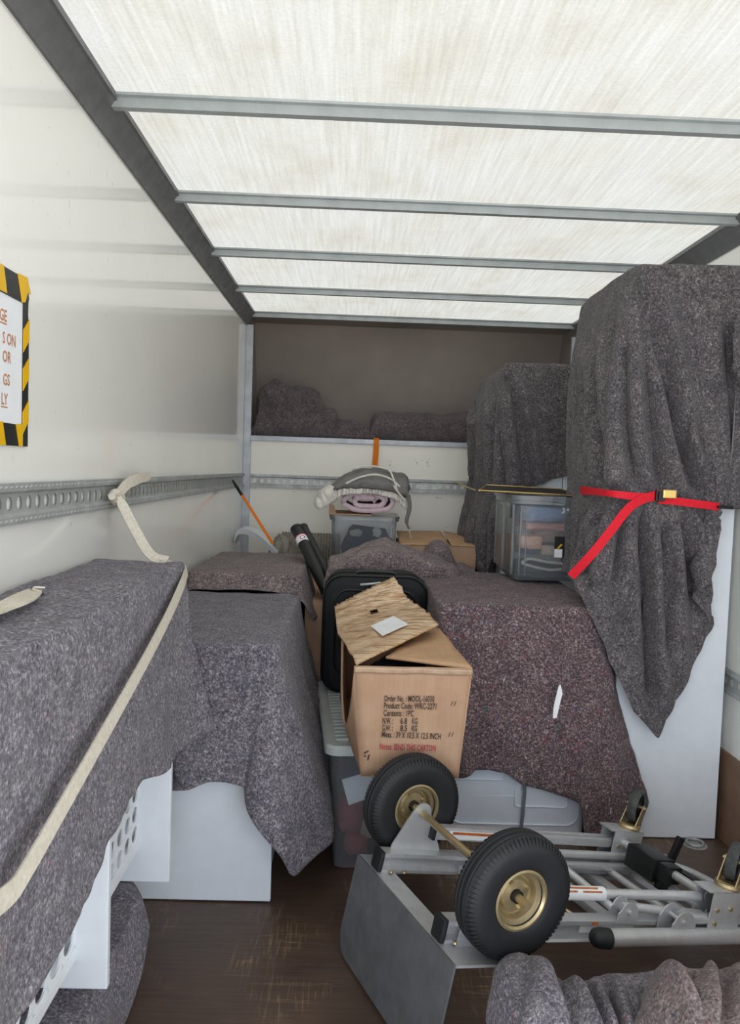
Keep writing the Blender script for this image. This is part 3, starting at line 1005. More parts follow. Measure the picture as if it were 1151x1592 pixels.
R5 = Matrix.Translation((-0.055, 2.395, 0)) @ Matrix.Rotation(math.radians(5.0), 4, 'Z')
t = thing('storage_tub', 'frosted plastic tub with a ribbed grey lid beneath the printed carton', 'tub', mat4=R5)
W_, L_ = 0.33, 0.76
g = rings([(rrect(0.035, W_ - 0.035, 0.03, L_ - 0.03, 0.03), 0.004), (rrect(0.015, W_ - 0.015, 0.015, L_ - 0.015, 0.03), 0.30), (rrect(0.012, W_ - 0.012, 0.01, L_ - 0.01, 0.03), 0.395)], (True, False))
g.obj('body', M['frosted'], t, local=True, smooth=True)
g = rings([(rrect(0.0, W_, 0.0, L_, 0.04), 0.385), (rrect(-0.008, W_ + 0.008, -0.008, L_ + 0.008, 0.045), 0.388), (rrect(-0.008, W_ + 0.008, -0.008, L_ + 0.008, 0.045), 0.410), (rrect(0.0, W_, 0.0, L_, 0.04), 0.418), (rrect(0.03, W_ - 0.03, 0.03, L_ - 0.03, 0.02), 0.417), (rrect(0.035, W_ - 0.035, 0.035, L_ - 0.035, 0.02), 0.410)], (True, True))
lid = g.obj('lid', M['lid'], t, local=True, smooth=True)
g = Geo()
for k_ in range(19):
    y = 0.06 + k_ * 0.036
    g.box((0.030, y, 0.406), (W_ - 0.03, y + 0.017, 0.4195), 0.003)
g.obj('ribs', M['lid'], lid, local=True, smooth=True)
def blob(name, c, r, mat, label, cat, seed=0, parent=None, amp=0.25):
    bm = bmesh.new(); bmesh.ops.create_icosphere(bm, subdivisions=3, radius=1)
    for v in bm.verts:
        p = v.co.copy()
        # squarish soft bundle
        q = Vector([math.copysign(abs(x) ** 0.75, x) for x in p])
        d = 1 + amp * (noise.noise(p * 1.7 + Vector((seed, 3, 1)))) - amp * 0.6 * abs(noise.noise(p * 4 + Vector((seed, 0, 7))))
        v.co = Vector((c[0] + q.x * r[0] * d, c[1] + q.y * r[1] * d, c[2] + q.z * r[2] * d))
    g = Geo(); g.bm(bm)
    o = finish(name, g.v, g.f, mat, None, smooth=True)
    return tag(o, label, cat)
cr, cc_, cgy, cbl = cloth('red_cloth', '#a85560'), cloth('cream_cloth', '#cbb9a6'), cloth('slate_cloth', '#6d7480'), cloth('mauve_cloth', '#7a6572')
def inT(x, y, z): return tuple(R5 @ Vector((x, y, z)))
blob('folded_clothes', inT(0.09, 0.12, 0.15), (0.05, 0.07, 0.06), cr, 'red cloth inside the frosted tub, halfway up its front', 'clothes', 1)
blob('folded_clothes', inT(0.115, 0.12, 0.055), (0.045, 0.06, 0.04), cr, 'red cloth at the very bottom of the frosted tub', 'clothes', 2)
blob('folded_clothes', inT(0.155, 0.115, 0.11), (0.035, 0.06, 0.035), cc_, 'cream cloth inside the frosted tub next to red cloth', 'clothes', 3)
blob('folded_clothes', inT(0.23, 0.13, 0.09), (0.06, 0.07, 0.07), cbl, 'mauve cloth inside the frosted tub behind the tyre', 'clothes', 4)
blob('folded_clothes', inT(0.16, 0.36, 0.17), (0.10, 0.12, 0.16), cgy, 'slate grey clothes filling the middle of the frosted tub', 'clothes', 5)
g = Geo().plate([inT(0.05, 0.022, 0.30), inT(0.075, 0.022, 0.215), inT(0.20, 0.022, 0.26), inT(0.19, 0.022, 0.34)], 0.001)
tag(g.obj('paper_sheet', M['paper']), 'white sheet of paper inside the front of the frosted tub', 'paper')

# ------------------------------------------------------------------ printed carton
zb_ = 0.421
fbl, fbr = Vector(AZ(562, 1207, zb_)), Vector(AZ(713, 1210, zb_))
ftl, ftr = Vector(AY(551, 1036, fbl.y - 0.05)), Vector(AY(735, 1040, fbr.y - 0.05))
bl_, br_ = Vector((fbl.x - 0.075, 2.90, zb_)), Vector((fbr.x - 0.03, 2.93, zb_))
btl, btr = Vector((bl_.x, 2.90, 0.755)), Vector((br_.x + 0.0, 2.93, 0.755))
t = thing('printed_carton', 'battered open carton printed with order details, on the frosted tub', 'carton', (fbl + br_) / 2)
def wall4(name, a, b, c, d, th, mat, parent, nx=14, nz=12, wob=0.004, seed=0):
    """a slightly buckled cardboard wall a-b (bottom) d-c (top)"""
    V, Fc = [], []
    for i in range(nx + 1):
        for j in range(nz + 1):
            u, v = i / nx, j / nz
            p = a * (1 - u) * (1 - v) + b * u * (1 - v) + c * u * v + d * (1 - u) * v
            nn = (b - a).cross(d - a).normalized()
            k_ = math.sin(PI * u) * 0.8 + 0.2
            p = p + nn * wob * noise.noise(p * 14 + Vector((seed, 0, 0))) * 2 * k_
            V.append(p)
    for i in range(nx):
        for j in range(nz):
            q = i * (nz + 1) + j
            Fc.append((q, q + nz + 1, q + nz + 2, q + 1))
    o = finish(name, V, Fc, mat, parent, smooth=True)
    md = o.modifiers.new('board', 'SOLIDIFY'); md.thickness = th; md.offset = -1
    return o
wall4('front_wall', fbl, fbr, ftr, ftl, 0.006, M['card'], t, wob=0.002)
# the left wall bows out and is torn at its top
lv = []
for i in range(21):
    u = i / 20
    for j in range(11):
        v = j / 10
        top = ftl * (1 - u) + btl * u
        if 0.02 < u < 0.5:
            top = top + Vector((0, 0, -0.23 * math.sin((u - 0.02) / 0.48 * PI) ** 0.55))
        bot = fbl * (1 - u) + bl_ * u
        p = bot * (1 - v) + top * v
        p = p + Vector((-0.02 * math.sin(PI * u), 0, 0)) * (0.4 + v * 0.6)
        lv.append(p)
Fc = [(i * 11 + j, i * 11 + j + 1, i * 11 + j + 12, i * 11 + j + 11) for i in range(20) for j in range(10)]
o = finish('side_wall', lv, Fc, M['card'], t, smooth=True); md = o.modifiers.new('board', 'SOLIDIFY'); md.thickness = 0.006; md.offset = -1
wall4('side_wall', fbr, br_, btr, ftr, 0.006, M['card'], t, seed=3)
wall4('rear_wall', br_, bl_, btl, btr, 0.006, M['card'], t, seed=5)
wall4('base', bl_ , br_, fbr, fbl, 0.006, M['card'], t, seed=6, wob=0.0)
# big taped flap, creased
A = Vector(AY(520, 942, 2.88)); B_ = Vector(AY(612, 896, 2.94)); C_ = Vector(AY(640, 934, 2.78)); D_ = Vector(AY(682, 971, 2.52)); E_ = Vector(AY(554, 1031, 2.16)); F_ = Vector(AY(525, 985, 2.55))
rows = [(A, B_), (F_ * 0.4 + A * 0.6, C_ * 0.8 + B_ * 0.2 + Vector((0, 0, -0.004))), (F_, C_ + Vector((0.0, 0, 0.0))), (F_ * 0.5 + E_ * 0.5 + Vector((0, 0, 0.006)), (C_ + D_) / 2 + Vector((0.004, 0, 0.008))), (E_, D_)]
V, Fc = [], []
NR, NCc = 33, 41
rr = resample(np.array([[tuple(a), tuple(b)] for a, b in rows]), NR)
for i in range(NR):
    a, b = Vector(rr[i, 0]), Vector(rr[i, 1])
    for j in range(NCc):
        p = a.lerp(b, j / (NCc - 1))
        rid = noise.noise(Vector((i * 0.42, j * 0.02, 3.3)))
        p.z += 0.006 * rid + 0.003 * noise.noise(p * 25)
        if j == NCc - 1: p += (b - a).normalized() * 0.012 * noise.noise(Vector((i * 0.9, 1, 1)))
        if i == 0: p += Vector((0, 0, 0.008 * noise.noise(Vector((j * 0.8, 4, 1)))))
        V.append(p)
Fc = [(i * NCc + j, (i + 1) * NCc + j, (i + 1) * NCc + j + 1, i * NCc + j + 1) for i in range(NR - 1) for j in range(NCc - 1)]
# a small hole torn in the flap
hole = {(i, j) for i in range(9, 12) for j in range(18, 22)}
Fc = [f for k_, f in enumerate(Fc) if (k_ // (NCc - 1), k_ % (NCc - 1)) not in hole]
tm = NT('taped_flap_cardboard')
st = tm.noise(tm.coord((4, 60, 60), (0, 0, -0.45)), 1.1, 4, 0.6)
tm.set(Base_Color=tm.ramp(st, [(0.36, '#94714c'), (0.46, '#c29d76'), (0.53, '#dcc6a8'), (0.60, '#b8946c'), (0.70, '#a07a52')]), Roughness=0.28)
fl = finish('taped_flap', V, Fc, tm.m, t, smooth=True); md = fl.modifiers.new('board', 'SOLIDIFY'); md.thickness = 0.006; md.offset = -1
fl['label'] = 'crinkled flap covered with clear tape'
def onflap(i, j, dz=0.006):
    a, b = Vector(rr[i, 0]), Vector(rr[i, 1]); p = a.lerp(b, j); p.z += dz; return p
# white address label
g = Geo().plate([AY(569, 975, 2.462), AY(598, 992, 2.40), AY(634, 975, 2.455), AY(607, 966, 2.51)][::-1], 0.002)
lb = []
for (i, j) in ((20, 0.33), (27, 0.36), (27, 0.68), (20, 0.62)): lb.append(onflap(i, j, 0.011))
g = Geo().plate(lb, 0.003)
g.obj('address_label', M['paper'], fl)
# right flap, folded inward
P1, P2, P3, P4 = ftr + Vector((0, 0.0, 0.002)), btr + Vector((0.0, -0.05, 0)), Vector(AY(640, 985, 2.66)), Vector(AY(600, 1021, 2.24))
wall4('flap', P1, P2, P3, P4, 0.006, M['card_in'], t, wob=0.003, seed=8)
# dark goods seen through the torn side
o = blob('dark_bag', tuple((fbl + btr) / 2 + Vector((-0.005, -0.12, -0.01))), (0.115, 0.16, 0.13), cloth('navy_cloth', '#23252f'), 'dark navy bag inside the printed carton, seen through its torn side', 'bag', 9, amp=0.12)
# printing
X_ = (fbr - fbl).normalized(); Zv = (ftl - fbl); Zn = (Zv - X_ * Zv.dot(X_)).normalized(); Nn = X_.cross(Zn)
if Nn.y > 0: Nn = -Nn
def face_pt(px, py):
    d = Vector(_ray(px, py)); o_ = Vector((0, 0, EYE)); k_ = (fbl - o_).dot(Nn) / d.dot(Nn)
    return o_ + d * k_
def print_line(g, txt, px0, py0, px1, py1, hgt):
    a, b = face_pt(px0, py0), face_pt(px1, py1)
    d = (b - a); L = d.length; d.normalize(); upv = Nn.cross(d); upv = upv if upv.z > 0 else -upv
    V, Fc = text_mesh(txt, 1.0)
    w_ = max(v[0] for v in V)
    g.add([a + d * (v[0] / w_ * L) + upv * (v[1] * hgt) + Nn * 0.0062 for v in V], Fc)
g = Geo()
H_ = 0.026
for txt, q in (('Order No. : MOOL-16030', (597, 1089, 675, 1090)), ('Product Code: WRC-2271', (596.5, 1100, 678, 1101.5)), ('Contents : 1PC', (596, 1111.5, 643, 1112.5)),
               ('N.W. :', (594.5, 1123.5, 611, 1123.7)), ('6.8', (622, 1123.8, 633, 1124)), ('KG', (640, 1124.1, 649, 1124.2)), ('G.W. :', (594, 1134.5, 610.5, 1134.8)), ('8.5', (622, 1135, 633, 1135.2)), ('KG', (639.5, 1135.3, 648.5, 1135.5)), ('Meas. : 39 X 10.5 X 12.5 INCH', (593, 1144.5, 685, 1148))):
    g = Geo(); print_line(g, txt, *q, H_); g.obj('printed_line', M['ink'], t)
for px, py in ((701, 1092), (706, 1092), (697, 1140), (702, 1140)):
    a, b = face_pt(px, py + 4) + Nn * 0.006, face_pt(px + 3, py - 3) + Nn * 0.006
    Geo().tube([a, b], 0.0009, 5).obj('printed_mark', M['ink'], t)
for (a0, a1) in (((566, 1170), (573, 1166)), ((566, 1174), (569, 1174)), ((574, 1172), (572, 1180))):
    Geo().tube([face_pt(*a0) + Nn * 0.006, face_pt(*a1) + Nn * 0.006], 0.0018, 5).obj('printed_mark', M['ink'], t)
g = Geo(); print_line(g, 'Notes: SEND THIS CARTON', 590, 1163.5, 677, 1166.5, H_)
g.obj('printed_note', M['ink_red'], t)['label'] = 'red printed line'
# worn top edge tape
wall4('edge_tape', ftl - Zn * 0.018 + Nn * 0.005, ftr - Zn * 0.018 + Nn * 0.005, ftr + Nn * 0.005, ftl + Nn * 0.005, 0.001, M['tape'], t, 40, 3, 0.0035, 4)

# ------------------------------------------------------------------ black suitcase on the frosted tub
t = thing('suitcase', 'black soft suitcase standing behind the open printed carton', 'suitcase', (0.09, 3.08, 0.425))
def case_ring(x0, x1, z0, z1, r, n=8):
    return [(a, b) for a, b in rrect(x0, x1, z0, z1, r, n)]
V, Fc = [], []
lev = [(0.03, 2.955), (0.006, 2.965), (0.0, 2.985), (0.0, 3.20), (0.01, 3.215)]
n = None
for ins, y in lev:
    P = case_ring(-0.10 + ins, 0.30 - ins, 0.424 + ins * 0.3, 0.880 - ins, 0.075 - ins * 0.5)
    n = len(P); V += [(a, y, b) for a, b in P]
for i in range(len(lev) - 1):
    Fc += [(i * n + k_, i * n + (k_ + 1) % n, (i + 1) * n + (k_ + 1) % n, (i + 1) * n + k_) for k_ in range(n)]
Fc += [tuple(range(n)), tuple((len(lev) - 1) * n + k_ for k_ in range(n))[::-1]]
finish('shell', V, Fc, M['case'], t, smooth=False)
for ins, y in ((0.0, 2.982), (0.0, 3.10)):
    P = [(a, y, b) for a, b in case_ring(-0.102, 0.302, 0.423, 0.882, 0.076)]
    Geo().tube(P, 0.0055, 6, closed=True).obj('piping', M['black'], t, smooth=True)
P = [(a, 2.951, b) for a, b in case_ring(-0.055, 0.255, 0.50, 0.83, 0.05)]
Geo().tube(P, 0.005, 6, closed=True).obj('pocket_zip', M['black'], t, smooth=True)
Geo().tube(spline([AY(561, 909, 2.945), AY(575, 908, 2.935), AY(592, 906, 2.94)], 8), 0.0045, 8).obj('zip_pull', M['galv'], t, smooth=True)
Geo().tube(spline([(0.02, 3.03, 0.879), (0.04, 3.03, 0.892), (0.16, 3.03, 0.892), (0.18, 3.03, 0.879)], 14), 0.008, 8).obj('handle', M['black'], t, smooth=True)

# blanket draped over the boxes behind the suitcase, to the floor
keys = []
sil = [(506, 880), (520, 862), (545, 850), (580, 845), (620, 843), (650, 849), (675, 857), (700, 870), (722, 886)]
fr = [AY(px, py + 14, 3.27) for px, py in sil]
bk = [AY(px, py, 3.62) for px, py in sil]
rim_f = [((p[0], 3.25, p[2] - 0.01), (p[0] + (0.0), 3.228, 0.02 if i not in (0, 8) else 0.02)) for i, p in enumerate(fr)]
for r_, h_ in rim_f: K(r_, h_)
K((0.48, 3.45, 0.865), (0.50, 3.45, 0.86 - 0.3))
for p in bk[::-1]: K((p[0], 3.66, p[2] - 0.02), (p[0], 3.70, 0.02))
K((-0.098, 3.45, 0.905), (-0.105, 3.45, 0.05))
o = drape('moving_blanket', keys, (0.16, 3.45, 1.0), M['blanket_brown'], 220, 70, fold=pleats(12, 20, 0.012, 0.2, 0.6), seed=11, rough=0.02, fscale=6.0)
tag(o, 'brown-grey blanket humped up directly behind the black suitcase', 'blanket')
o = crumple('moving_blanket', [(AY(px, 880, 3.88)[0], 3.80, 3.965, 0.77, h) for px, h in ((652, 0.08), (672, 0.16), (692, 0.15), (704, 0.06), (720, 0.05), (736, 0.03))], M['blanket_brown'], 70, 40, 21, 0.012, 12, pw=0.5)
tag(o, 'small bunched blanket corner hanging over the front of the flat brown carton', 'blanket')

# flat carton at the back
t = thing('moving_carton', 'flat brown carton with two top flaps beside the frosted tub at the back', 'carton', (0.45, 4.1, 0.0))
x0, x1 = 0.25, AY(741, 852, 3.95)[0]
Geo().box((x0, 3.95, 0.0), (x1, 4.35, 0.915), 0.004).obj('body', M['card'], t)
wall4('flap', Vector((x0, 3.945, 0.919)), Vector((0.505, 3.945, 0.919)), Vector((0.50, 4.34, 0.962)), Vector((x0, 4.34, 0.955)), 0.004, M['card_in'], t, wob=0.002)
wall4('flap', Vector((0.515, 3.945, 0.922)), Vector((x1, 3.945, 0.919)), Vector((x1 - 0.03, 4.34, 0.945)), Vector((0.515, 4.34, 0.962)), 0.004, M['card_in'], t, wob=0.002, seed=3)

# ------------------------------------------------------------------ frosted tub at the back with the rolled throw
t = thing('storage_tub', 'small frosted tub at the back, carrying the pink roll', 'tub', (0.06, 4.3, 0.66))
x0, x1 = -0.118, 0.245
g = rings([(rrect(x0 + 0.02, x1 - 0.02, 4.13, 4.47, 0.03), 0.664), (rrect(x0 + 0.006, x1 - 0.006, 4.11, 4.49, 0.03), 1.02), (rrect(x0 - 0.004, x1 + 0.004, 4.10, 4.50, 0.03), 1.022), (rrect(x0 - 0.004, x1 + 0.004, 4.10, 4.50, 0.03), 1.04)], (True, False))
g.obj('body', M['frosted'], t, smooth=True)
g = rings([(rrect(x0 - 0.008, x1 + 0.008, 4.095, 4.505, 0.032), 1.036), (rrect(x0 - 0.008, x1 + 0.008, 4.095, 4.505, 0.032), 1.047)], (True, True))
g.obj('lid', M['frosted'], t)
blob('folded_clothes', (0.08, 4.26, 0.86), (0.13, 0.10, 0.13), cloth('navy_cloth_two', '#39455a'), 'navy clothes inside the small frosted tub at the back', 'clothes', 12)
blob('folded_clothes', (0.02, 4.155, 0.95), (0.035, 0.02, 0.02), cloth('pale_cloth', '#c8c6c0'), 'pale cloth at the left inside the small frosted back tub', 'clothes', 13)
blob('folded_clothes', (0.135, 4.16, 0.955), (0.025, 0.02, 0.025), M['cream_fleece'], 'pale cloth at the right inside the small frosted back tub', 'clothes', 14)
o = Geo().plate([AY(512, 797, 4.12), AY(560, 799, 4.12), AY(560, 760, 4.42), AY(513, 772, 4.42)], 0.004)
t_ = tag(Geo().box((-0.128, 4.11, 1.048), (0.10, 4.46, 1.056), 0.001).obj('cardboard_sheet', M['card']), 'brown cardboard sheet between the pink roll and the frosted tub', 'cardboard')
V_ = [(-0.128, 4.112, 1.056), (-0.09, 4.112, 1.056), (-0.10, 4.112, 1.10), (-0.128, 4.112, 1.105)]
Geo().plate([(a, b, c) for a, b, c in V_], 0.004).obj('corner_flap', M['card'], t_)
# pink throw rolled up: a flattened spiral drawn along Y
t = thing('rolled_throw', 'pale pink throw rolled up under the grey drawstring bag', 'throw', (0.07, 4.3, 1.056))
sp = []
turns = 2.3
for k_ in range(150):
    a = k_ / 149 * turns * 2 * PI
    f = 0.22 + 0.78 * k_ / 149
    sp.append((0.07 + 0.165 * f * math.copysign(abs(math.cos(a)) ** 0.85, math.cos(a)) + 0.006 * math.sin(a * 2.3), 1.128 + 0.064 * f * math.sin(a) + 0.006 * noise.noise(Vector((k_ * 0.11, 0, 2)))))
V, Fc = [], []
ny = 14
for i, (x, z) in enumerate(sp):
    for j in range(ny):
        y = 4.10 + 0.38 * j / (ny - 1)
        V.append((x + 0.004 * noise.noise(Vector((x * 30, y * 12, z * 30))), y + (0.010 * noise.noise(Vector((i * 0.13, 4, 4))) if j == 0 else 0), z + 0.003 * noise.noise(Vector((x * 30, y * 12, z * 30 + 9)))))
Fc = [(i * ny + j, (i + 1) * ny + j, (i + 1) * ny + j + 1, i * ny + j + 1) for i in range(len(sp) - 1) for j in range(ny - 1)]
o = finish('roll', V, Fc, M['pink'], t, smooth=True); md = o.modifiers.new('cloth', 'SOLIDIFY'); md.thickness = 0.026; md.offset = 0
# ruffled cream trim over it
ctrl = []
for i in range(31):
    u = i / 30
    x = -0.145 + 0.43 * u
    zc = 1.186 + 0.028 * math.sin(PI * u) - 0.05 * (abs(2 * u - 1) ** 4)
    ctrl.append([(x, 4.42, zc + 0.01), (x, 4.2, zc + 0.014), (x, 4.075, zc + 0.002), (x, 4.055 + 0.012 * math.sin(i * 2.4), zc - 0.045)])
rf = lambda u, v: 0.010 * max(0, v - 0.3) * math.sin(u * 95) + 0.008 * noise.noise(Vector((u * 14, v * 2, 3)))
o = sheet('ruffle_trim', ctrl, 150, 30, M['cream_fleece'], fold=rf, hem=False, parent=t, smooth=1, th=0.004)
o['label'] = 'cream ruffled trim'
o = crumple('tassel_bundle', [(-0.205, 4.06, 4.16, 1.10, 0.02), (-0.175, 4.03, 4.2, 1.075, 0.085), (-0.13, 4.03, 4.2, 1.10, 0.09), (-0.095, 4.05, 4.16, 1.12, 0.05)], M['cream_fleece'], 40, 30, 8, 0.014, 26)
o.parent = t; o.matrix_parent_inverse = PM[t].inverted(); o['label'] = 'cream tassels'
# grey drawstring bag on top
t = thing('drawstring_bag', 'dark grey bag with white cords lying on the pink roll', 'bag', (0.1, 4.28, 1.2))
ctrl = []
LX = [(-0.12, 1.178, 0.012), (-0.09, 1.215, 0.03), (-0.03, 1.255, 0.07), (0.05, 1.285, 0.098), (0.13, 1.285, 0.10), (0.20, 1.272, 0.10), (0.255, 1.262, 0.098), (0.285, 1.25, 0.11), (0.295, 1.20, 0.07)]
for x, zt_, h in LX:
    zb2 = zt_ - h * 0.9
    ctrl.append([(x, 4.06, zb2), (x, 4.045, zb2 + h * 0.35), (x, 4.08, zb2 + h * 0.75), (x, 4.17, zt_ + 0.01), (x, 4.3, zt_ + 0.016), (x, 4.42, zt_ - 0.02), (x, 4.47, zb2)])
o = sheet('bag_body', ctrl, 80, 50, M['bag'], rough=0.012, hem=False, parent=t, smooth=4, fscale=14, seed=5)
for pxs in ([(538, 752), (560, 742), (585, 738), (608, 745), (622, 757)], [(545, 729), (575, 724.5), (603, 730), (611, 742), (618, 762)], [(612, 755), (623, 770), (630, 778)]):
    Geo().tube(spline([AY(px, py, 4.045 + (0.10 if py < 735 else 0.0)) for px, py in pxs], 20), 0.0055, 7).obj('cord', M['cream_fleece'], t, smooth=True)
g = Geo(); g.tube(spline([(0.29, 4.05, 1.17), (0.298, 4.045, 1.10), (0.285, 4.045, 1.03), (0.30, 4.045, 0.99)], 14), [0.011] * 6 + [0.010] * 4 + [0.006] * 4, 8)
g.obj('strap_end', M['bag'], t, smooth=True)
Geo().tube([(0.30, 4.045, 0.99), (0.312, 4.045, 0.94)], 0.002, 5).obj('cord', M['cream_fleece'], t)

# orange strap hanging from the ledge
pts = [(0.152, YB + 0.02, 1.489), (0.152, YB - 0.016, 1.489), (0.151, YB - 0.019, 1.47), (0.150, YB - 0.022, 1.35), (0.146, YB - 0.04, 1.2), (0.145, 4.60, 1.05)]
pts = [AY(585.5, 681, YB + 0.03)] + [AY(585.5, 683, YB - 0.016), AY(585, 700, YB - 0.020), AY(583, 724, YB - 0.024), AY(582, 745, YB - 0.03)]
g = Geo().ribbon(pts, (0, -1, 0.05), 0.034, 0.002)
tag(g.obj('webbing_strap', M['web_orange']), 'orange strap hanging down from the aluminium ledge above the grey bag', 'strap')
# orange ratchet strap from the left rail
t = thing('ratchet_strap', 'orange strap running from the left rail down behind the brownish blanket', 'strap', (-0.66, 4.35, 1.2))
a, b = Vector(AX(362, 747, -0.683)), Vector(AY(424, 845, 4.16))
k1 = a.lerp(b, 0.24)
Geo().ribbon([k1, a.lerp(b, 0.6), b], (0.5, -0.8, 0.2), 0.017, 0.002).obj('webbing', M['web_orange'], t)
Geo().tube([a, a.lerp(b, 0.1), k1], [0.006, 0.009, 0.009], 8).obj('hook', M['black'], t, smooth=True)

# cream strap tied to the left rail, over the front of the left blanket
t = thing('webbing_strap', 'long cream strap from the left rail across the big grey blanket', 'strap', (-0.66, 2.2, 1.2))
pts = spline([(-0.672, 2.17, 1.215), (-0.655, 2.16, 1.195), (-0.60, 2.13, 1.11), (-0.548, 2.10, 1.045), (-0.50, 2.09, 1.03)], 20)
Geo().ribbon(pts, (0.6, -0.7, 0.4), [0.018] * 6 + [0.03] * 14, 0.003).obj('upper_webbing', M['web'], t)
pts = [(-0.50, 2.092, 1.03), (-0.43, 2.085, 0.985), (-0.415, 2.05, 0.985)] + [tuple(np.array((-0.418, 1.95, 0.977)) + (np.array((-0.412, 0.86, 0.70)) - np.array((-0.418, 1.95, 0.977))) * f) for f in np.linspace(0, 1, 24)]
pts = [AX(284, 905, -0.425), AX(262, 955, -0.418), AX(222, 1032, -0.413), AX(150, 1160, -0.410), AX(92, 1262, -0.409), AX(40, 1352, -0.408), AX(15, 1388, -0.407), AX(-40, 1430, -0.405)]
pts = [(-0.52, 2.10, 1.035), (-0.45, 2.10, 1.005)] + spline(pts, 30)
Geo().ribbon(pts, (1, -0.05, 0.12), 0.030, 0.003).obj('front_webbing', M['web'], t)
g = Geo()
g.tube(spline([AX(172, 772, -0.675), AX(180, 765, -0.66), AX(190, 775, -0.655), AX(182, 782, -0.665), AX(174, 772, -0.66)], 24), 0.010, 8)
g.obj('knot', M['web'], t, smooth=True)
Geo().ribbon(spline([AX(183, 768, -0.66), AX(198, 752, -0.655), AX(215, 744, -0.65), AX(232, 740, -0.655)], 14), (0.8, -0.5, 0.1), [0.022, 0.025, 0.028, 0.03, 0.03, 0.03, 0.032, 0.032, 0.03, 0.03, 0.03, 0.028, 0.026, 0.02], 0.004).obj('loose_end', M['web'], t)
# second loose cream end on the near top of the blanket
pts = spline([AZ(-40, 962, 1.062), AZ(0, 947, 1.058), AZ(30, 934, 1.062), AZ(52, 921, 1.060), AZ(62, 914, 1.068)], 16)
g = Geo().ribbon(pts, (0.1, 0.1, 1), [0.03, 0.03, 0.03, 0.035, 0.035, 0.038, 0.04, 0.04, 0.04, 0.038, 0.035, 0.03, 0.026, 0.022, 0.02, 0.02], 0.003)
tag(g.obj('webbing_strap', M['web']), 'short loose cream strap end lying on top of the big left blanket', 'strap')

# ================================================================== CENTRE RIGHT
# white storage chest under the reddish blanket
t = thing('storage_chest', 'white plastic chest under the reddish blanket, embossed front', 'chest', (0.58, 3.05, 0))
lv = [(rrect(0.365, 0.845, 2.655, 3.46, 0.028), 0.004), (rrect(0.352, 0.858, 2.645, 3.47, 0.028), 0.03), (rrect(0.340, 0.866, 2.638, 3.48, 0.028), 0.30), (rrect(0.335, 0.868, 2.634, 3.485, 0.028), 0.42), (rrect(0.325, 0.875, 2.632, 3.49, 0.028), 0.44), (rrect(0.32, 0.878, 2.632, 3.49, 0.028), 0.815), (rrect(0.335, 0.86, 2.65, 3.475, 0.028), 0.828)]
rings(lv).obj('body', M['tub_white'], t, smooth=True)
def emb(name, x0, x1, z0, z1, y, r):
    P = [(a, y, b) for a, b in rrect(x0, x1, z0, z1, r, 5)]
    return Geo().tube(P, 0.004, 6, closed=True).obj(name, M['tub_white'], t, smooth=True)
emb('embossed_panel', 0.375, 0.565, 0.225, 0.285, 2.636, 0.012)
emb('embossed_panel', 0.605, 0.79, 0.13, 0.20, 2.640, 0.012)
emb('embossed_panel', 0.375, 0.832, 0.065, 0.305, 2.640, 0.045)
Geo().tube([(0.35, 2.645, 0.165), (0.60, 2.643, 0.165)], 0.003, 6).obj('moulded_rib', M['tub_white'], t)
g = Geo().ribbon([AY(815, 1205, 2.628), AY(816, 1230, 2.629), AY(813, 1265, 2.632), AY(809, 1300, 2.636), AY(806, 1325, 2.642)], (0, -1, 0), 0.012, 0.003)
tag(g.obj('tie_cord', M['cord']), 'grey cord tied down the front of the white chest', 'cord')

keys = []
zt = 0.845
for (r_, h_) in (
    ((0.305, 3.47, zt), (0.285, 3.5, 0.5)), ((0.305, 3.1, zt), (0.275, 3.1, 0.35)), ((0.305, 2.8, zt), (0.285, 2.78, 0.33)), ((0.308, 2.66, zt), AY(672, 1180, 2.66)),
    ((0.315, 2.625, zt), AY(714, 1210, 2.595)), ((0.34, 2.618, zt), AY(728, 1207, 2.575)), ((0.37, 2.615, zt), AY(735, 1196, 2.59)), ((0.44, 2.615, zt), AY(762, 1196, 2.60)), ((0.50, 2.615, zt), AY(785, 1201, 2.59)),
    ((0.56, 2.615, zt), AY(812, 1222, 2.575)), ((0.64, 2.615, zt), AY(845, 1228, 2.60)), ((0.72, 2.615, zt), AY(880, 1239, 2.60)), ((0.80, 2.615, zt), AY(896, 1246, 2.58)),
    ((0.85, 2.615, zt), AY(905, 1251, 2.555)), ((0.875, 2.618, zt), AY(909, 1302, 2.555)), ((0.885, 2.625, zt), AY(955, 1312, 2.58)), ((0.89, 2.64, zt), AY(990, 1305, 2.625)), ((0.892, 2.70, zt), AY(1011, 1245, 2.655)),
    ((0.892, 2.85, zt), (1.02, 2.655, 0.35)), ((0.89, 3.0, zt), (0.96, 3.0, 0.5)), ((0.89, 3.3, zt), (0.90, 3.3, 0.5)), ((0.88, 3.49, zt), (0.885, 3.52, 0.5)), ((0.6, 3.505, zt), (0.6, 3.54, 0.4))):
    K(r_, h_)
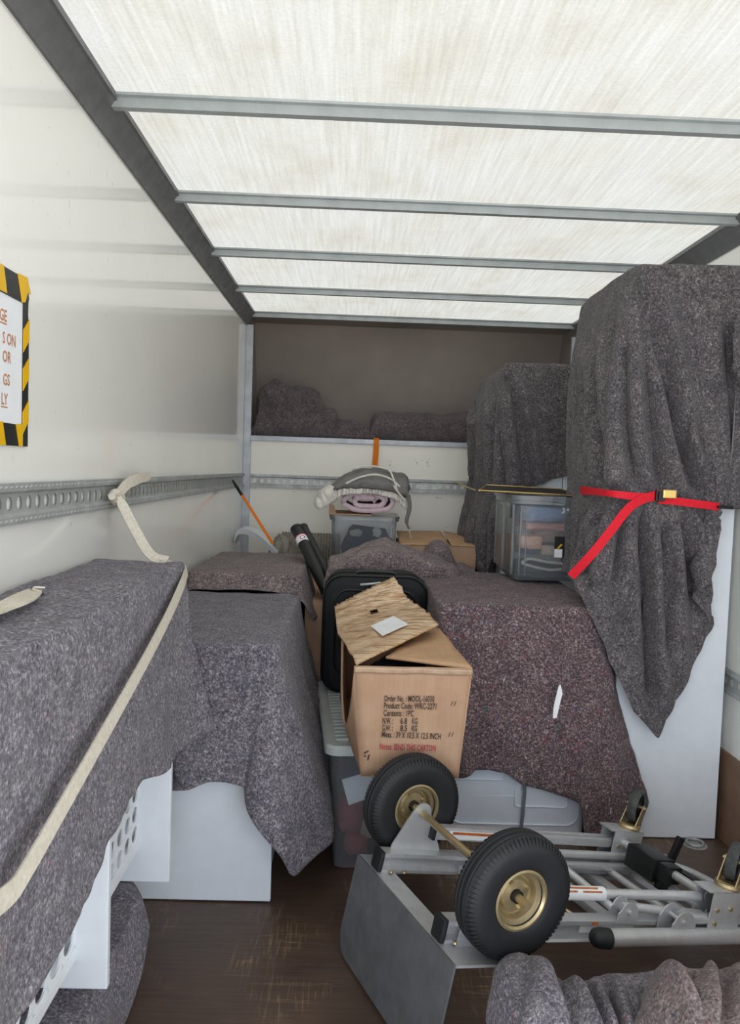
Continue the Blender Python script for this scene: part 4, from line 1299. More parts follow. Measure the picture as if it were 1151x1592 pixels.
# keep the right side clear of the wardrobe
keys[18] = ((0.892, 2.85, zt), (0.935, 2.80, 0.35)); keys[19] = ((0.892, 3.0, zt), (0.93, 3.0, 0.5))
o = drape('moving_blanket', keys, (0.6, 3.05, zt + 0.006), M['blanket_red'], 300, 100, fold=pleats(31, 24, 0.017, 0.48, 0.8), seed=6, smooth=2, rough=0.006, gain=1.7, lines=[
    ([(774, 965), (769, 1080), (786, 1203)], 20, 0.020, 0.6),
    ([(953, 955), (941, 1120), (923, 1252)], 8, 0.022, 0.7),
    ([(690, 955), (704, 1060), (716, 1200)], 9, 0.018, 0.7),
    ([(850, 990), (845, 1100), (852, 1228)], 24, 0.012, 0.5),
    ([(905, 980), (900, 1100), (890, 1240)], 14, 0.010, 0.6)])
tag(o, 'reddish flecked felt blanket over the white chest in the middle', 'blanket')
red = o
g = Geo()
pa = [AY(872, 1064, 2.565), AY(875, 1078, 2.562), AY(870, 1098, 2.56), AY(866, 1116, 2.56), AY(860, 1117, 2.56), AY(861, 1100, 2.56), AY(865, 1082, 2.562), AY(869, 1067, 2.565)]
g.plate(pa[::-1], 0.002)
tear = g.obj('white_patch', M['paper'], red); tear['label'] = 'torn white patch'

# clear tub with clothes on the reddish stack
t = thing('storage_tub', 'clear plastic tub full of clothes on the back of the reddish blanket', 'tub', (0.80, 3.3, 0.85))
x0, x1, y0, y1, z0, z1 = 0.668, 0.935, 3.14, 3.60, 0.862, 1.212
lv = [(rrect(x0 + 0.012, x1 - 0.012, y0 + 0.014, y1 - 0.014, 0.022), z0), (rrect(x0 + 0.008, x1 - 0.008, y0 + 0.008, y1 - 0.008, 0.022), z0 + 0.015), (rrect(x0 + 0.004, x1 - 0.004, y0 + 0.004, y1 - 0.004, 0.03), z1 - 0.04), (rrect(x0 - 0.004, x1 + 0.004, y0 - 0.004, y1 + 0.004, 0.034), z1 - 0.036), (rrect(x0 - 0.004, x1 + 0.004, y0 - 0.004, y1 + 0.004, 0.034), z1 - 0.012)]
rings(lv, (True, False)).obj('body', M['clear'], t, smooth=True)
rings([(rrect(x0 - 0.012, x1 + 0.012, y0 - 0.012, y1 + 0.012, 0.036), z1 - 0.014), (rrect(x0 - 0.012, x1 + 0.012, y0 - 0.012, y1 + 0.012, 0.036), z1), (rrect(x0 + 0.01, x1 - 0.01, y0 + 0.01, y1 - 0.01, 0.03), z1 + 0.002)], (True, True)).obj('lid', M['clear'], t, smooth=True)
for x in (x0 + 0.02, x0 + 0.045): Geo().box((x, y0 - 0.004, z0 + 0.02), (x + 0.006, y0 + 0.004, z1 - 0.04), 0.002).obj('moulded_rib', M['frosted'], t)
for y in (y0 + 0.03, y0 + 0.05, y0 + 0.22, y0 + 0.25, y0 + 0.42): Geo().box((x0 - 0.002, y, z0 + 0.02), (x0 + 0.004, y + 0.012, z1 - 0.04), 0.002).obj('moulded_rib', M['frosted'], t)
Geo().box((x0 + 0.004, y0 + 0.03, z0 + 0.02), (x0 + 0.007, y1 - 0.03, z1 - 0.05), 0.001).obj('side_lining', M['frosted'], t)
g = Geo().box((x0 - 0.006, y0 + 0.10, z1 - 0.10), (x0 + 0.004, y0 + 0.2, z1 - 0.03), 0.003); g.obj('clip', M['frosted'], t)
yl = y0 + 0.0015
a = AY(863, 834, yl); b = AY(881, 867, yl)
lb = Geo().box((a[0], yl - 0.002, b[2]), (b[0], yl, a[2])).obj('label_sticker', M['blacktape'], t)
Geo().box((a[0], yl - 0.003, b[2]), (a[0] + 0.033, yl - 0.002, b[2] + 0.034)).obj('white_field', M['paper'], lb)
Geo().plate([(a[0] + 0.008, yl - 0.003, a[2] - 0.052), (a[0] + 0.018, yl - 0.003, a[2] - 0.050), (a[0] + 0.034, yl - 0.003, a[2] - 0.032), (a[0] + 0.026, yl - 0.003, a[2] - 0.030)], 0.001).obj('yellow_mark', M['yellow'], lb)
cx = (x0 + x1) / 2 + 0.01; yy = y0 + 0.10
def box_cloth(label, lo, hi, mat, seed, name='folded_clothes', cat='clothes'):
    bm = bmesh.new(); bmesh.ops.create_cube(bm, size=1.0); bmesh.ops.subdivide_edges(bm, edges=bm.edges[:], cuts=7, use_grid_fill=True)
    c = [(lo[i] + hi[i]) / 2 for i in range(3)]; s_ = [(hi[i] - lo[i]) for i in range(3)]
    for v in bm.verts:
        p = v.co * 2
        r_ = Vector([x * (1 - 0.12 * (sum(q * q for q in p) - x * x) / 2) for x in p])
        d = noise.noise(Vector((p.x * 1.6, p.y * 1.6, p.z * 1.6 + seed))) * 0.10
        v.co = Vector([c[i] + r_[i] / 2 * s_[i] * (0.95 + d) for i in range(3)])
    g = Geo(); g.bm(bm)
    return tag(finish(name, g.v, g.f, mat, smooth=True), label, cat)
box_cloth('navy clothes at the bottom of the clear tub', (x0 + 0.03, y0 + 0.03, z0 + 0.004), (x1 - 0.02, y1 - 0.03, z0 + 0.05), cloth('teal_navy', '#3a4b58'), 1)
box_cloth('grey clothes above the pale band inside the clear tub', (x0 + 0.03, y0 + 0.04, z0 + 0.10), (x1 - 0.02, y1 - 0.03, z0 + 0.15), cloth('teal_slate', '#46586a'), 2)
box_cloth('pale orange and white cloth inside the clear tub, left', (x0 + 0.03, y0 + 0.022, z0 + 0.125), (x0 + 0.13, y0 + 0.18, z0 + 0.185), cloth('peach', '#ecbfa6'), 3)
box_cloth('beige cloth inside the clear tub beside the peach one', (x0 + 0.12, y0 + 0.024, z0 + 0.105), (x0 + 0.21, y0 + 0.18, z0 + 0.145), cloth('beige', '#d6c0a8'), 4)
box_cloth('taupe garment under the pink strip inside the clear tub', (x0 + 0.10, y0 + 0.06, z0 + 0.15), (x1 - 0.02, y1 - 0.04, z0 + 0.215), cloth('taupe', '#a48e80'), 5)
box_cloth('pink strip of folded cloth across the clear tub', (x0 + 0.05, y0 + 0.022, z0 + 0.205), (x1 - 0.02, y1 - 0.04, z0 + 0.238), cloth('salmon', '#e0a095'), 6)
box_cloth('blue garments at the top inside the clear tub', (x0 + 0.04, y0 + 0.024, z0 + 0.24), (x1 - 0.02, y1 - 0.03, z1 - 0.045), cloth('denim_blue', '#7f9abb'), 7)
g = Geo().tube(spline([(x0 + 0.04, y0 + 0.028, z0 + 0.07), (x0 + 0.07, y0 + 0.022, z0 + 0.088), (x0 + 0.14, y0 + 0.022, z0 + 0.078), (x0 + 0.24, y0 + 0.024, z0 + 0.068), (x0 + 0.24, y0 + 0.024, z0 + 0.055), (x0 + 0.16, y0 + 0.022, z0 + 0.045), (x0 + 0.08, y0 + 0.022, z0 + 0.058), (x0 + 0.04, y0 + 0.028, z0 + 0.07)], 50), 0.006, 8)
tag(g.obj('pale_band', M['cream_fleece'], smooth=True), 'pale looped band pressed to the front inside the clear tub', 'band')
g = Geo().tube(spline([AY(876, 789, y0 + 0.02), AY(878, 795, y0 + 0.018), AY(874, 798, y0 + 0.02)], 10), 0.005, 8)
g.tube([AY(882, 792, y0 + 0.02), AY(900, 797, y0 + 0.02)], 0.006, 8)
tag(g.obj('white_hanger', M['paper'], smooth=True), 'white plastic hook inside the top of the clear tub', 'hook')
# framed picture lying on the tub
t = thing('picture_frame', 'thin black panel with gold edges lying on the clear tub', 'frame', (0.78, 3.3, 1.22))
q = [AY(738, 764, 3.16), AY(905, 764, 3.12), AY(905, 758, 3.46), AY(766, 756, 3.46)]
q = [(0.520, 3.17, 1.226), (0.935, 3.12, 1.219), (0.935, 3.47, 1.238), (0.600, 3.47, 1.245)]
Geo().plate(q, 0.004).obj('panel', M['black'], t)
for i in range(4):
    a, b = Vector(q[i]), Vector(q[(i + 1) % 4])
    Geo().tube([a, b], 0.0035, 6).obj('edge_strip', M['gold'], t)
# white object above it: the cabinet under the tall grey blanket behind
t = thing('cabinet', 'tall white cabinet under the grey blanket at the back right', 'cabinet', (1.0, 4.2, 0))
bx0 = 0.745
Geo().box((bx0, 3.80, 0.0), (1.32, 4.55, 1.83), 0.004).obj('body', M['white'], t)
Geo().box((bx0 + 0.003, 3.782, 0.05), (1.03, 3.80, 1.82), 0.003).obj('door', M['white'], t)
Geo().box((1.034, 3.782, 0.05), (1.317, 3.80, 1.82), 0.003).obj('door', M['white'], t)
Geo().box((1.015, 3.765, 0.9), (1.025, 3.782, 1.05), 0.003).obj('handle', M['alu'], t)
FY = 3.765
def c4(rim, *rest): return [np.array(rim) * 0.3 + np.array((1.03, 4.18, 1.85)) * 0.7, np.array(rim) + np.array((0.02, 0.02, 0.004)), rim] + [np.array(p) for p in rest]
rz = AY(785, 566, FY)
cols = [
    c4((0.735, 4.60, rz[2]), (0.70, 4.60, 1.55), (0.69, 4.58, 1.27), (0.67, 4.60, 1.0), (0.68, 4.58, 0.72)),
    c4((0.735, 4.45, rz[2]), AY(727, 650, 4.40), AY(732, 757, 4.35), AY(712, 830, 4.30), AY(716, 893, 4.28)),
    c4((0.735, 4.25, rz[2]), AY(728, 655, 4.22), AY(741, 758, 4.20), AY(720, 830, 4.16), AY(730, 897, 4.14)),
    c4((0.735, 4.05, rz[2]), AY(737, 655, 4.05), AY(748, 760, 4.04), AY(738, 830, 4.02), AY(745, 900, 4.02)),
    c4((0.735, 3.90, rz[2]), AY(758, 655, 3.92), AY(764, 760, 3.90), AY(758, 830, 3.88), AY(764, 902, 3.86)),
    c4((0.737, 3.80, rz[2]), AY(775, 655, 3.79), AY(780, 755, 3.75), AY(776, 800, 3.76), AY(782, 850, 3.76)),
    c4((rz[0] + 0.003, FY, rz[2]), AY(785, 640, 3.745), AY(790, 720, 3.74), AY(791, 748, 3.735), AY(792, 756, 3.735)),
    c4(AY(805, 566.5, FY), AY(808, 640, 3.75), AY(815, 715, 3.75), AY(818, 745, 3.74), AY(820, 755, 3.735)),
    c4(AY(830, 567, FY), AY(832, 640, 3.755), AY(832, 715, 3.75), AY(832, 745, 3.74), AY(832, 756, 3.735)),
    c4(AY(860, 568, FY), AY(860, 640, 3.76), AY(860, 705, 3.76), AY(860, 733, 3.76), AY(860, 744, 3.755)),
    c4(AY(890, 569, FY), AY(890, 640, 3.76), AY(890, 700, 3.76), AY(890, 728, 3.76), AY(888, 739, 3.755)),
    c4(AY(930, 571, FY), AY(930, 640, 3.76), AY(930, 700, 3.76), AY(930, 728, 3.76), AY(930, 739, 3.755)),
    c4((1.33, FY, rz[2]), (1.335, 3.75, 1.6), (1.335, 3.75, 1.4), (1.335, 3.75, 1.32), (1.335, 3.75, 1.25)),
]
def off_cabinet(p):
    x, y, z = p
    if z < 1.82 and x > 0.70:
        if y < 3.83 and x > 0.742: y = min(y, 3.772)
        elif y >= 3.78: x = min(x, 0.738)
    return (x, y, z)
pf4a = creases(41, 17, 0.008, 0.10, 0.26, 0.5); pf4b = pleats(42, 18, 0.012, 0.3, 0.7)
def pf4(u, v): return pf4a(u, v) + pf4b(u, v)
o = sheet('moving_blanket', cols, 200, 110, M['blanket_dark'], fold=pf4, seed=8, smooth=2, flip=True, gain=1.3, post=off_cabinet, lines=[
    ([(771, 590), (768, 670), (767, 750)], 6, 0.034, 0.8),
    ([(789, 574), (797, 610), (808, 660), (823, 752)], 7, 0.036, 0.9),
    ([(781, 580), (783, 660), (785, 750)], 5, 0.026, 0.7),
    ([(737, 605), (735, 690), (734, 757)], 6, 0.028, 0.6),
    ([(752, 600), (750, 680), (752, 757)], 6, 0.022, 0.6),
    ([(729, 775), (722, 820), (716, 870)], 6, 0.034, 0.7),
    ([(761, 775), (758, 840), (757, 897)], 6, 0.040, 0.8),
    ([(745, 775), (738, 840), (738, 890)], 6, 0.026, 0.6)])
tag(o, 'dark grey blanket over the tall white cabinet at the back right', 'blanket')
g = Geo().tube(spline([(0.60, 4.55, 1.245), AY(731, 759, 4.27), AY(748, 763, 4.0), AY(768, 763, 3.85), AY(790, 760, 3.72)], 24), 0.004, 6)
tag(g.obj('bungee_cord', M['gold']), 'thin yellow cord drawn round the dark grey blanket at the back right', 'cord')

# ------------------------------------------------------------------ tall white wardrobe under its blanket
t = thing('wardrobe', 'tall white wardrobe by the right wall under the red strapped blanket', 'wardrobe', (1.15, 2.95, 0))
Geo().box((0.962, 2.715, 0.0), (1.352, 3.24, 2.022), 0.003).obj('body', M['white'], t)
Geo().box((0.962, 2.692, 0.004), (1.352, 2.712, 2.02), 0.003).obj('door', M['white'], t)
FW = 2.618
def c5(rim, *rest): return [np.array(rim) * 0.35 + np.array((1.15, 2.97, 2.045)) * 0.65, np.array(rim) + np.array((0.012, 0.025, 0.006)), rim] + [np.array(p) for p in rest]
zt = AY(990, 412, FW)[2]
xl = AY(990, 412, FW)[0]
cols = [
    c5((xl + 0.01, 3.27, zt - 0.005), (0.90, 3.26, 1.7), (0.90, 3.25, 1.45), (0.905, 3.22, 1.24), (0.885, 3.2, 1.05), (0.88, 3.2, 0.90)),
    c5((xl, 3.10, zt), AY(902, 560, 3.08), AY(900, 660, 3.06), AY(906, 765, 3.03), AY(903, 840, 3.0), AY(904, 895, 3.0)),
    c5((xl, 2.95, zt), AY(915, 560, 2.93), AY(914, 660, 2.91), AY(918, 766, 2.88), AY(903, 845, 2.86), AY(896, 898, 2.84)),
    c5((xl, 2.80, zt), AY(938, 560, 2.78), AY(938, 660, 2.77), AY(942, 767, 2.75), AY(914, 850, 2.73), AY(897, 903, 2.70)),
    c5((xl + 0.002, 2.69, zt), AY(965, 560, 2.646), AY(962, 660, 2.646), AY(963, 768, 2.636), AY(940, 850, 2.626), AY(912, 945, 2.596)),
    c5(AY(1000, 412, FW), AY(988, 560, FW - 0.01), AY(990, 660, FW), AY(988, 769, FW - 0.005), AY(968, 880, 2.621), AY(945, 1020, 2.601)),
    c5(AY(1015, 412, FW), AY(1012, 560, FW - 0.02), AY(1018, 660, FW - 0.015), AY(1013, 770, FW - 0.005), AY(1000, 900, 2.626), AY(985, 1105, 2.616)),
    c5(AY(1035, 413, FW), AY(1036, 560, FW), AY(1045, 660, FW - 0.01), AY(1035, 773, FW - 0.005), AY(1028, 920, 2.621), AY(1022, 1148, 2.621)),
    c5(AY(1060, 413, FW), AY(1062, 560, FW), AY(1068, 660, FW), AY(1058, 776, FW - 0.005), AY(1055, 900, 2.626), AY(1055, 1085, 2.626)),
    c5(AY(1090, 414, FW), AY(1092, 560, FW), AY(1094, 660, FW - 0.01), AY(1080, 780, FW - 0.005), AY(1080, 880, 2.631), AY(1085, 1030, 2.631)),
    c5(AY(1120, 415, FW), AY(1122, 560, FW), AY(1120, 660, FW), AY(1094, 783, FW - 0.005), AY(1100, 870, 2.636), AY(1110, 972, 2.636)),
    c5(AY(1145, 415, FW), AY(1142, 560, FW), AY(1135, 680, FW), AY(1102, 785, FW - 0.015), AY(1096, 860, 2.616), AY(1078, 928, 2.596)),
    c5(AY(1165, 416, FW), AY(1158, 560, FW), AY(1146, 690, FW), AY(1108, 787, FW - 0.01), AY(1104, 830, 2.611), AY(1112, 880, 2.606)),
    c5(AY(1172, 416, FW), AY(1168, 560, FW), AY(1158, 700, FW), AY(1118, 788, FW), AY(1110, 800, 2.616), AY(1118, 812, 2.616)),
]
pA0 = creases(51, 15, 0.008, 0.09, 0.24, 0.5, slant=1.6); pA1 = pleats(52, 18, 0.016, 0.3, 0.6, slant=1.6)
def pA(u, v): return pA0(u, v) + pA1(u, v)
def off_wardrobe(p):
    x, y, z = p
    if z < 2.03 and x > 0.90:
        if y < 2.80 and x > 0.958: y = min(y, 2.680)
        elif y >= 2.68: x = min(x, 0.952)
    return (x, y, z)
def pB(u, v):
    c = 1 - 0.85 * math.exp(-((v - 0.615) / 0.05) ** 2)
    if u < 0.3 and v > 0.5: c *= 0.6          # drawn in by the strap
    return pA(u, v) * c
o = sheet('moving_blanket', cols, 300, 170, M['blanket_dark'], fold=pB, seed=9, smooth=2, flip=True, post=off_wardrobe, gain=1.7, pinch=(774, 15), lines=[
    ([(990, 430), (1000, 520), (1012, 640), (1028, 750)], 9, 0.022, 0.7),
    ([(1006, 440), (1021, 526), (1057, 688), (1090, 775)], 10, 0.034, 0.9),
    ([(1080, 640), (1095, 720), (1110, 781)], 8, 0.022, 0.6),
    ([(924, 520), (927, 647), (940, 755)], 8, 0.028, 0.8),
    ([(958, 470), (946, 600), (950, 750)], 8, 0.020, 0.7),
    ([(976, 480), (972, 647), (990, 760)], 8, 0.018, 0.6),
    ([(905, 560), (906, 660), (918, 760)], 7, 0.018, 0.5),
    ([(1132, 470), (1140, 600), (1152, 760)], 9, 0.022, 0.6),
    ([(912, 783), (908, 840), (905, 893)], 7, 0.026, 0.7),
    ([(940, 783), (930, 840), (916, 903)], 8, 0.028, 0.8),
    ([(996, 783), (1000, 850), (1006, 960), (1012, 1080)], 8, 0.034, 0.9),
    ([(1031, 783), (1033, 900), (1034, 1010)], 9, 0.022, 0.6),
    ([(1061, 783), (1068, 850), (1078, 925)], 8, 0.026, 0.8),
    ([(965, 790), (960, 860), (955, 940)], 8, 0.018, 0.6)])
tag(o, 'tall dark grey blanket over the wardrobe, held by the red strap', 'blanket')
# blanket bunched at the far right edge
cols = []
for i, (px, top, bot) in enumerate(((1146, 500, 560), (1141, 490, 585), (1150, 480, 600), (1165, 478, 590), (1180, 480, 580))):
    cols.append([AY(px + 6, top, 2.60), AY(px, top + 20, 2.57), AY(px - 1, (top + bot) / 2, 2.54), AY(px + 1, bot - 14, 2.54), AY(px + 4, bot, 2.57)])
o = sheet('moving_blanket', cols, 50, 40, M['blanket_dark'], fold=pleats(61, 6, 0.01, 0.1, 0.6), seed=14, flip=True)
tag(o, 'rolled grey blanket edge jutting in at the far right, above the strap', 'blanket')
cols = []
for i, px in enumerate((1132, 1140, 1150, 1162, 1176)):
    cols.append([AY(px + 12, 600, 2.63), AY(px + 8, 660, 2.62), AY(px + 2, 720, 2.61), AY(px - 6, 775, 2.61), AY(px - 8 + i * 2, 790, 2.62)])
o = sheet('moving_blanket', cols, 50, 60, M['blanket_dark'], fold=pleats(63, 7, 0.015, 0.1, 0.6), seed=15, flip=True)
tag(o, 'grey blanket hanging at the far right edge beside the red strap end', 'blanket')

# red ratchet strap
SY = 2.574
t = thing('ratchet_strap', 'red ratchet strap with gold buckle round the tall blanket', 'strap', AY(1000, 775, SY))
pts = spline([AY(903, 762, 2.99), AY(915, 763, 2.81), AY(933, 765, 2.66), AY(948, 767, 2.585), AY(968, 769.5, 2.562), AY(1000, 773, SY - 0.008), AY(1028, 770, SY - 0.005)], 26)
Geo().ribbon(pts, (-0.3, -1, 0), [0.034 - 0.012 * math.sin(PI * i / 25) for i in range(26)], 0.002).obj('webbing', M['web_red'], t, smooth=False)
pts = spline([AY(1024, 777, SY - 0.004), AY(1050, 779, SY - 0.004), AY(1080, 783, SY), AY(1105, 786, SY + 0.01), AY(1118, 788, SY + 0.02)], 20)
Geo().ribbon(pts, (0, -1, 0), 0.026, 0.002).obj('webbing', M['web_red'], t)
pts = spline([AY(1020, 770, SY - 0.008), AY(995, 778, SY - 0.014), AY(975, 793, SY - 0.026), AY(950, 825, 2.535), AY(920, 862, 2.53), AY(888, 896, 2.56)], 26)
Geo().ribbon(pts, (0, -1, 0.0), 0.030, 0.002).obj('loose_tail', M['web_red'], t)
a, b = Vector(AY(1030, 761, SY - 0.02)), Vector(AY(1050, 775, SY - 0.02))
Geo().box((a.x, SY - 0.032, b.z), (b.x, SY - 0.014, a.z), 0.003).obj('buckle', M['gold'], t)
g = Geo(); a, b = Vector(AY(1017, 763, SY)), Vector(AY(1030, 779, SY))
g.box((a.x, SY - 0.024, b.z), (b.x, SY - 0.006, a.z), 0.002); g.tube([(a.x + 0.01, SY - 0.03, a.z - 0.004), (a.x + 0.01, SY - 0.03, b.z + 0.004)], 0.004, 8)
g.obj('ratchet_body', M['black'], t)
Geo().tube([AY(1116, 788, SY + 0.01), AY(1128, 789, SY + 0.01), AY(1140, 790, SY + 0.03)], 0.005, 8).obj('hook', M['black'], t, smooth=True)

# ================================================================== BLANKETS IN THE PEAK
zs = 1.487
def PX(px, yy): return AY(px, 650, yy)[0]
def PZ(px, py, yy): return AY(px, py, yy)[2] - zs
line = [(PX(px, 5.02), 4.93, 5.2, zs, max(0.01, PZ(px, py, 5.05))) for px, py in ((394, 670), (399, 648), (404, 612), (425, 600), (455, 594), (475, 603), (495, 622), (515, 634), (535, 648), (560, 658), (575, 668), (583, 676))]
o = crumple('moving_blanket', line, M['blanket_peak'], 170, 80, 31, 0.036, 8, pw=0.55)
tag(o, 'crumpled dark blanket heaped at the left of the over-cab shelf', 'blanket')
line = [(PX(px, 5.02), 4.93, 5.35, zs, max(0.01, PZ(px, py, 5.05))) for px, py in ((577, 674), (582, 650), (592, 643), (630, 644), (680, 643), (720, 641), (745, 645), (760, 672))]
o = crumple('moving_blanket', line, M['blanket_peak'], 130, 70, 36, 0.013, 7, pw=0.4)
tag(o, 'dark blanket folded flat at the middle of the over-cab shelf', 'blanket')

# ================================================================== HAND TRUCK (lying on its face)
O2 = Vector((0.047, 2.028, 0.258)); th = math.radians(12.5)
u0 = Vector((0.917, 0.399, 0)).normalized(); wv = Vector((u0.y, -u0.x, 0))
uv_ = u0 * math.cos(th) - Vector((0, 0, 1)) * math.sin(th)
nv_ = Vector((math.sin(th) * u0.x, math.sin(th) * u0.y, math.cos(th)))
HM = Matrix(((uv_.x, wv.x, nv_.x, O2.x), (uv_.y, wv.y, nv_.y, O2.y), (uv_.z, wv.z, nv_.z, O2.z), (0, 0, 0, 1)))
# left-handed axes would mirror; turn the width axis so that the frame is right-handed
t = thing('hand_truck', 'silver aluminium hand truck lying wheels up on the floor', 'hand truck', O2)
def H(g): return Geo().add([HM @ Vector(p) for p in g.v], [f[::-1] for f in g.f])
def part(name, g, mat, parent=t, smooth=True): return H(g).obj(name, mat, parent, smooth=smooth)

# toe plate with rounded lower corners, and its bent flange
N_ = 0.252
ol = [(0, 0), (0.505, 0), (0.505, -N_ + 0.06)]
ol += [(0.505 - 0.06 + 0.06 * math.cos(a), -N_ + 0.06 + 0.06 * math.sin(a)) for a in np.linspace(0, -PI / 2, 8)]
ol += [(0.06 - 0.06 * math.sin(a), -N_ + 0.06 - 0.06 * math.cos(a)) for a in np.linspace(0, PI / 2, 8)]
g = Geo(); g.prism(ol, -0.003, 0.003, axis=0)
tp_ = part('toe_plate', g, M['alu_dull'])
g = Geo()
fo = [(0, 0), (0, 0.505), (0.165, 0.505), (0.165, 0.43), (0.06, 0.40), (0.06, 0.10), (0.165, 0.075), (0.165, 0.0)]
g.prism([(a, b) for a, b in fo], -0.006, 0.0, axis=2)
part('flange', g, M['alu'], tp_)
# main rails, a channel with lips
for tt in (0.062, 0.385):
    g = Geo()
    pr = [(0, 0), (0.040, 0), (0.040, 0.008), (0.022, 0.012), (0.022, 0.036), (0.040, 0.040), (0.040, 0.050), (0, 0.050)]
    g.prism([(tt + a, b) for a, b in pr], 0.018, 0.98, axis=0)
    r_ = part('side_rail', g, M['alu'])
    gg = Geo(); gg.box((0.006, tt - 0.002, 0.0), (0.020, tt + 0.042, 0.053), 0.005); part('end_cap', gg, M['rubber'], r_)
    for s_ in (0.045, 0.085):
        gg = Geo(); gg.lathe([(0.0, 0.004), (0.006, 0.004), (0.007, 0.0)], 10, Matrix.Translation((s_, tt + 0.045, 0.004)), axis=2); part('bolt', gg, M['zinc'], r_)
    if tt > 0.2:
        gg = Geo(); gg.box((0.42, tt + 0.0235, 0.013), (0.60, tt + 0.0245, 0.035)); lb = part('white_sticker', gg, M['paper'], r_)
        gg = Geo(); gg.box((0.44, tt + 0.041, 0.041), (0.46, tt + 0.0415, 0.049)); part('orange_print', gg, M['orange_sticker'], r_)
        gg = Geo(); gg.box((0.30, tt + 0.0402, 0.0005), (0.62, tt + 0.0412, 0.0075)); part('sticker_strip', gg, M['paper'], r_)
# cross slats between the main rails
for s_ in (0.255, 0.375, 0.545, 0.70, 0.86):
    g = Geo(); g.box((s_, 0.10, 0.006), (s_ + 0.042, 0.388, 0.026), 0.003); cs = part('cross_slat', g, M['alu'])
    if s_ == 0.375:
        gg = Geo(); gg.box((s_ + 0.008, 0.13, 0.026), (s_ + 0.034, 0.23, 0.0268)); part('white_sticker', gg, M['paper'], cs)
# axle brackets, axle
for tt in (0.066, 0.432):
    g = Geo()
    ol = [(0.045, 0.0), (0.208, 0.0), (0.205, 0.05), (0.15, 0.152)] + [(0.125 + 0.026 * math.cos(a), 0.150 + 0.026 * math.sin(a)) for a in np.linspace(0.1, PI - 0.4, 8)] + [(0.095, 0.152), (0.052, 0.06)]
    g.prism([(a, b) for a, b in ol], tt, tt + 0.004, axis=1)
    part('axle_bracket', g, M['alu'])
AXS, AXN = 0.122, 0.149
g = Geo(); g.tube([(AXS, -0.045, AXN), (AXS, 0.545, AXN)], 0.0095, 14); part('axle', g, M['zinc'])
def wheel(tc, outer):
    """outer = +1 when the outside of the wheel looks to larger t"""
    mt = Matrix.Translation((AXS, tc, AXN))
    R, hw = 0.138, 0.039
    prof = [(0.058, -hw * 0.60), (0.066, -hw * 0.80), (0.080, -hw * 0.93), (0.105, -hw * 1.0), (0.122, -hw * 0.93), (0.131, -hw * 0.72), (R - 0.003, -hw * 0.56), (R - 0.0005, -hw * 0.48), (R - 0.0045, -hw * 0.42), (R - 0.0045, -hw * 0.34), (R, -hw * 0.28), (R + 0.0005, -hw * 0.12), (R - 0.004, -hw * 0.07)]
    prof = prof + [(r, -h) for r, h in prof[::-1]]
    g = Geo(); g.lathe(prof, 96, mt, axis=1)
    ty = part('tyre', g, M['rubber'], wh)
    # tread blocks on the shoulders
    nb = 78
    for sg in (-1, 1):
        g = Geo()
        for k_ in range(nb):
            a = 2 * PI * k_ / nb
            rot = mt @ Matrix.Rotation(a, 4, 'Y')
            g.add([(r, sg * h, q) for r, h in ((0.1215, hw * 0.965), (0.132, hw * 0.80), (R - 0.001, hw * 0.60), (R - 0.008, hw * 0.56), (0.121, hw * 0.86)) for q in (-0.0031, 0.0031)], [(0, 2, 3, 1), (2, 4, 5, 3), (0, 1, 9, 8), (0, 8, 6, 4, 2), (1, 3, 5, 7, 9), (4, 6, 7, 5)], rot)
        part('tread', g, M['rubber'], ty, smooth=False)
    rp = [(0.0, 0.004), (0.013, 0.004), (0.015, 0.010), (0.034, 0.008), (0.040, 0.002), (0.044, 0.003), (0.049, 0.017), (0.058, 0.020), (0.061, 0.026), (0.067, 0.029), (0.0675, 0.033), (0.0625, 0.034), (0.058, 0.029)]
    for sg in (-1, 1):
        g = Geo(); g.lathe([(r, sg * h) for r, h in rp], 48, mt, axis=1); part('rim', g, M['zinc'], wh)
    g = Geo()
    for sg in (-1, 1):
        g.tube([(0, sg * 0.004, 0), (0, sg * 0.020, 0)], 0.014, 16, mt=mt)
    part('hub', g, M['black'], wh)
    g = Geo(); g.tube([(0, -outer * 0.02, 0), (0, outer * 0.032, 0)], 0.0065, 12, mt=mt); part('axle_nut', g, M['zinc'], wh)
    for k_ in range(4):
        a = 2 * PI * k_ / 4 + 0.6
        g = Geo()
        for sg in (-1, 1): g.lathe([(0.0, sg * 0.015), (0.005, sg * 0.015), (0.006, sg * 0.008)], 8, mt @ Matrix.Translation((0.033 * math.cos(a), 0, 0.033 * math.sin(a))), axis=1)
        part('bolt', g, M['zinc'], wh)
    return wh
for tc, outer in ((0.010, -1), (0.490, 1)):
    wh = bpy.data.objects.new('wheel', None); COL.objects.link(wh); wh.empty_display_size = 0.05
    wh.parent = t; PM[wh] = PM[t]
    # thing > part > sub-part : the wheel is the part
    wheel(tc, outer)

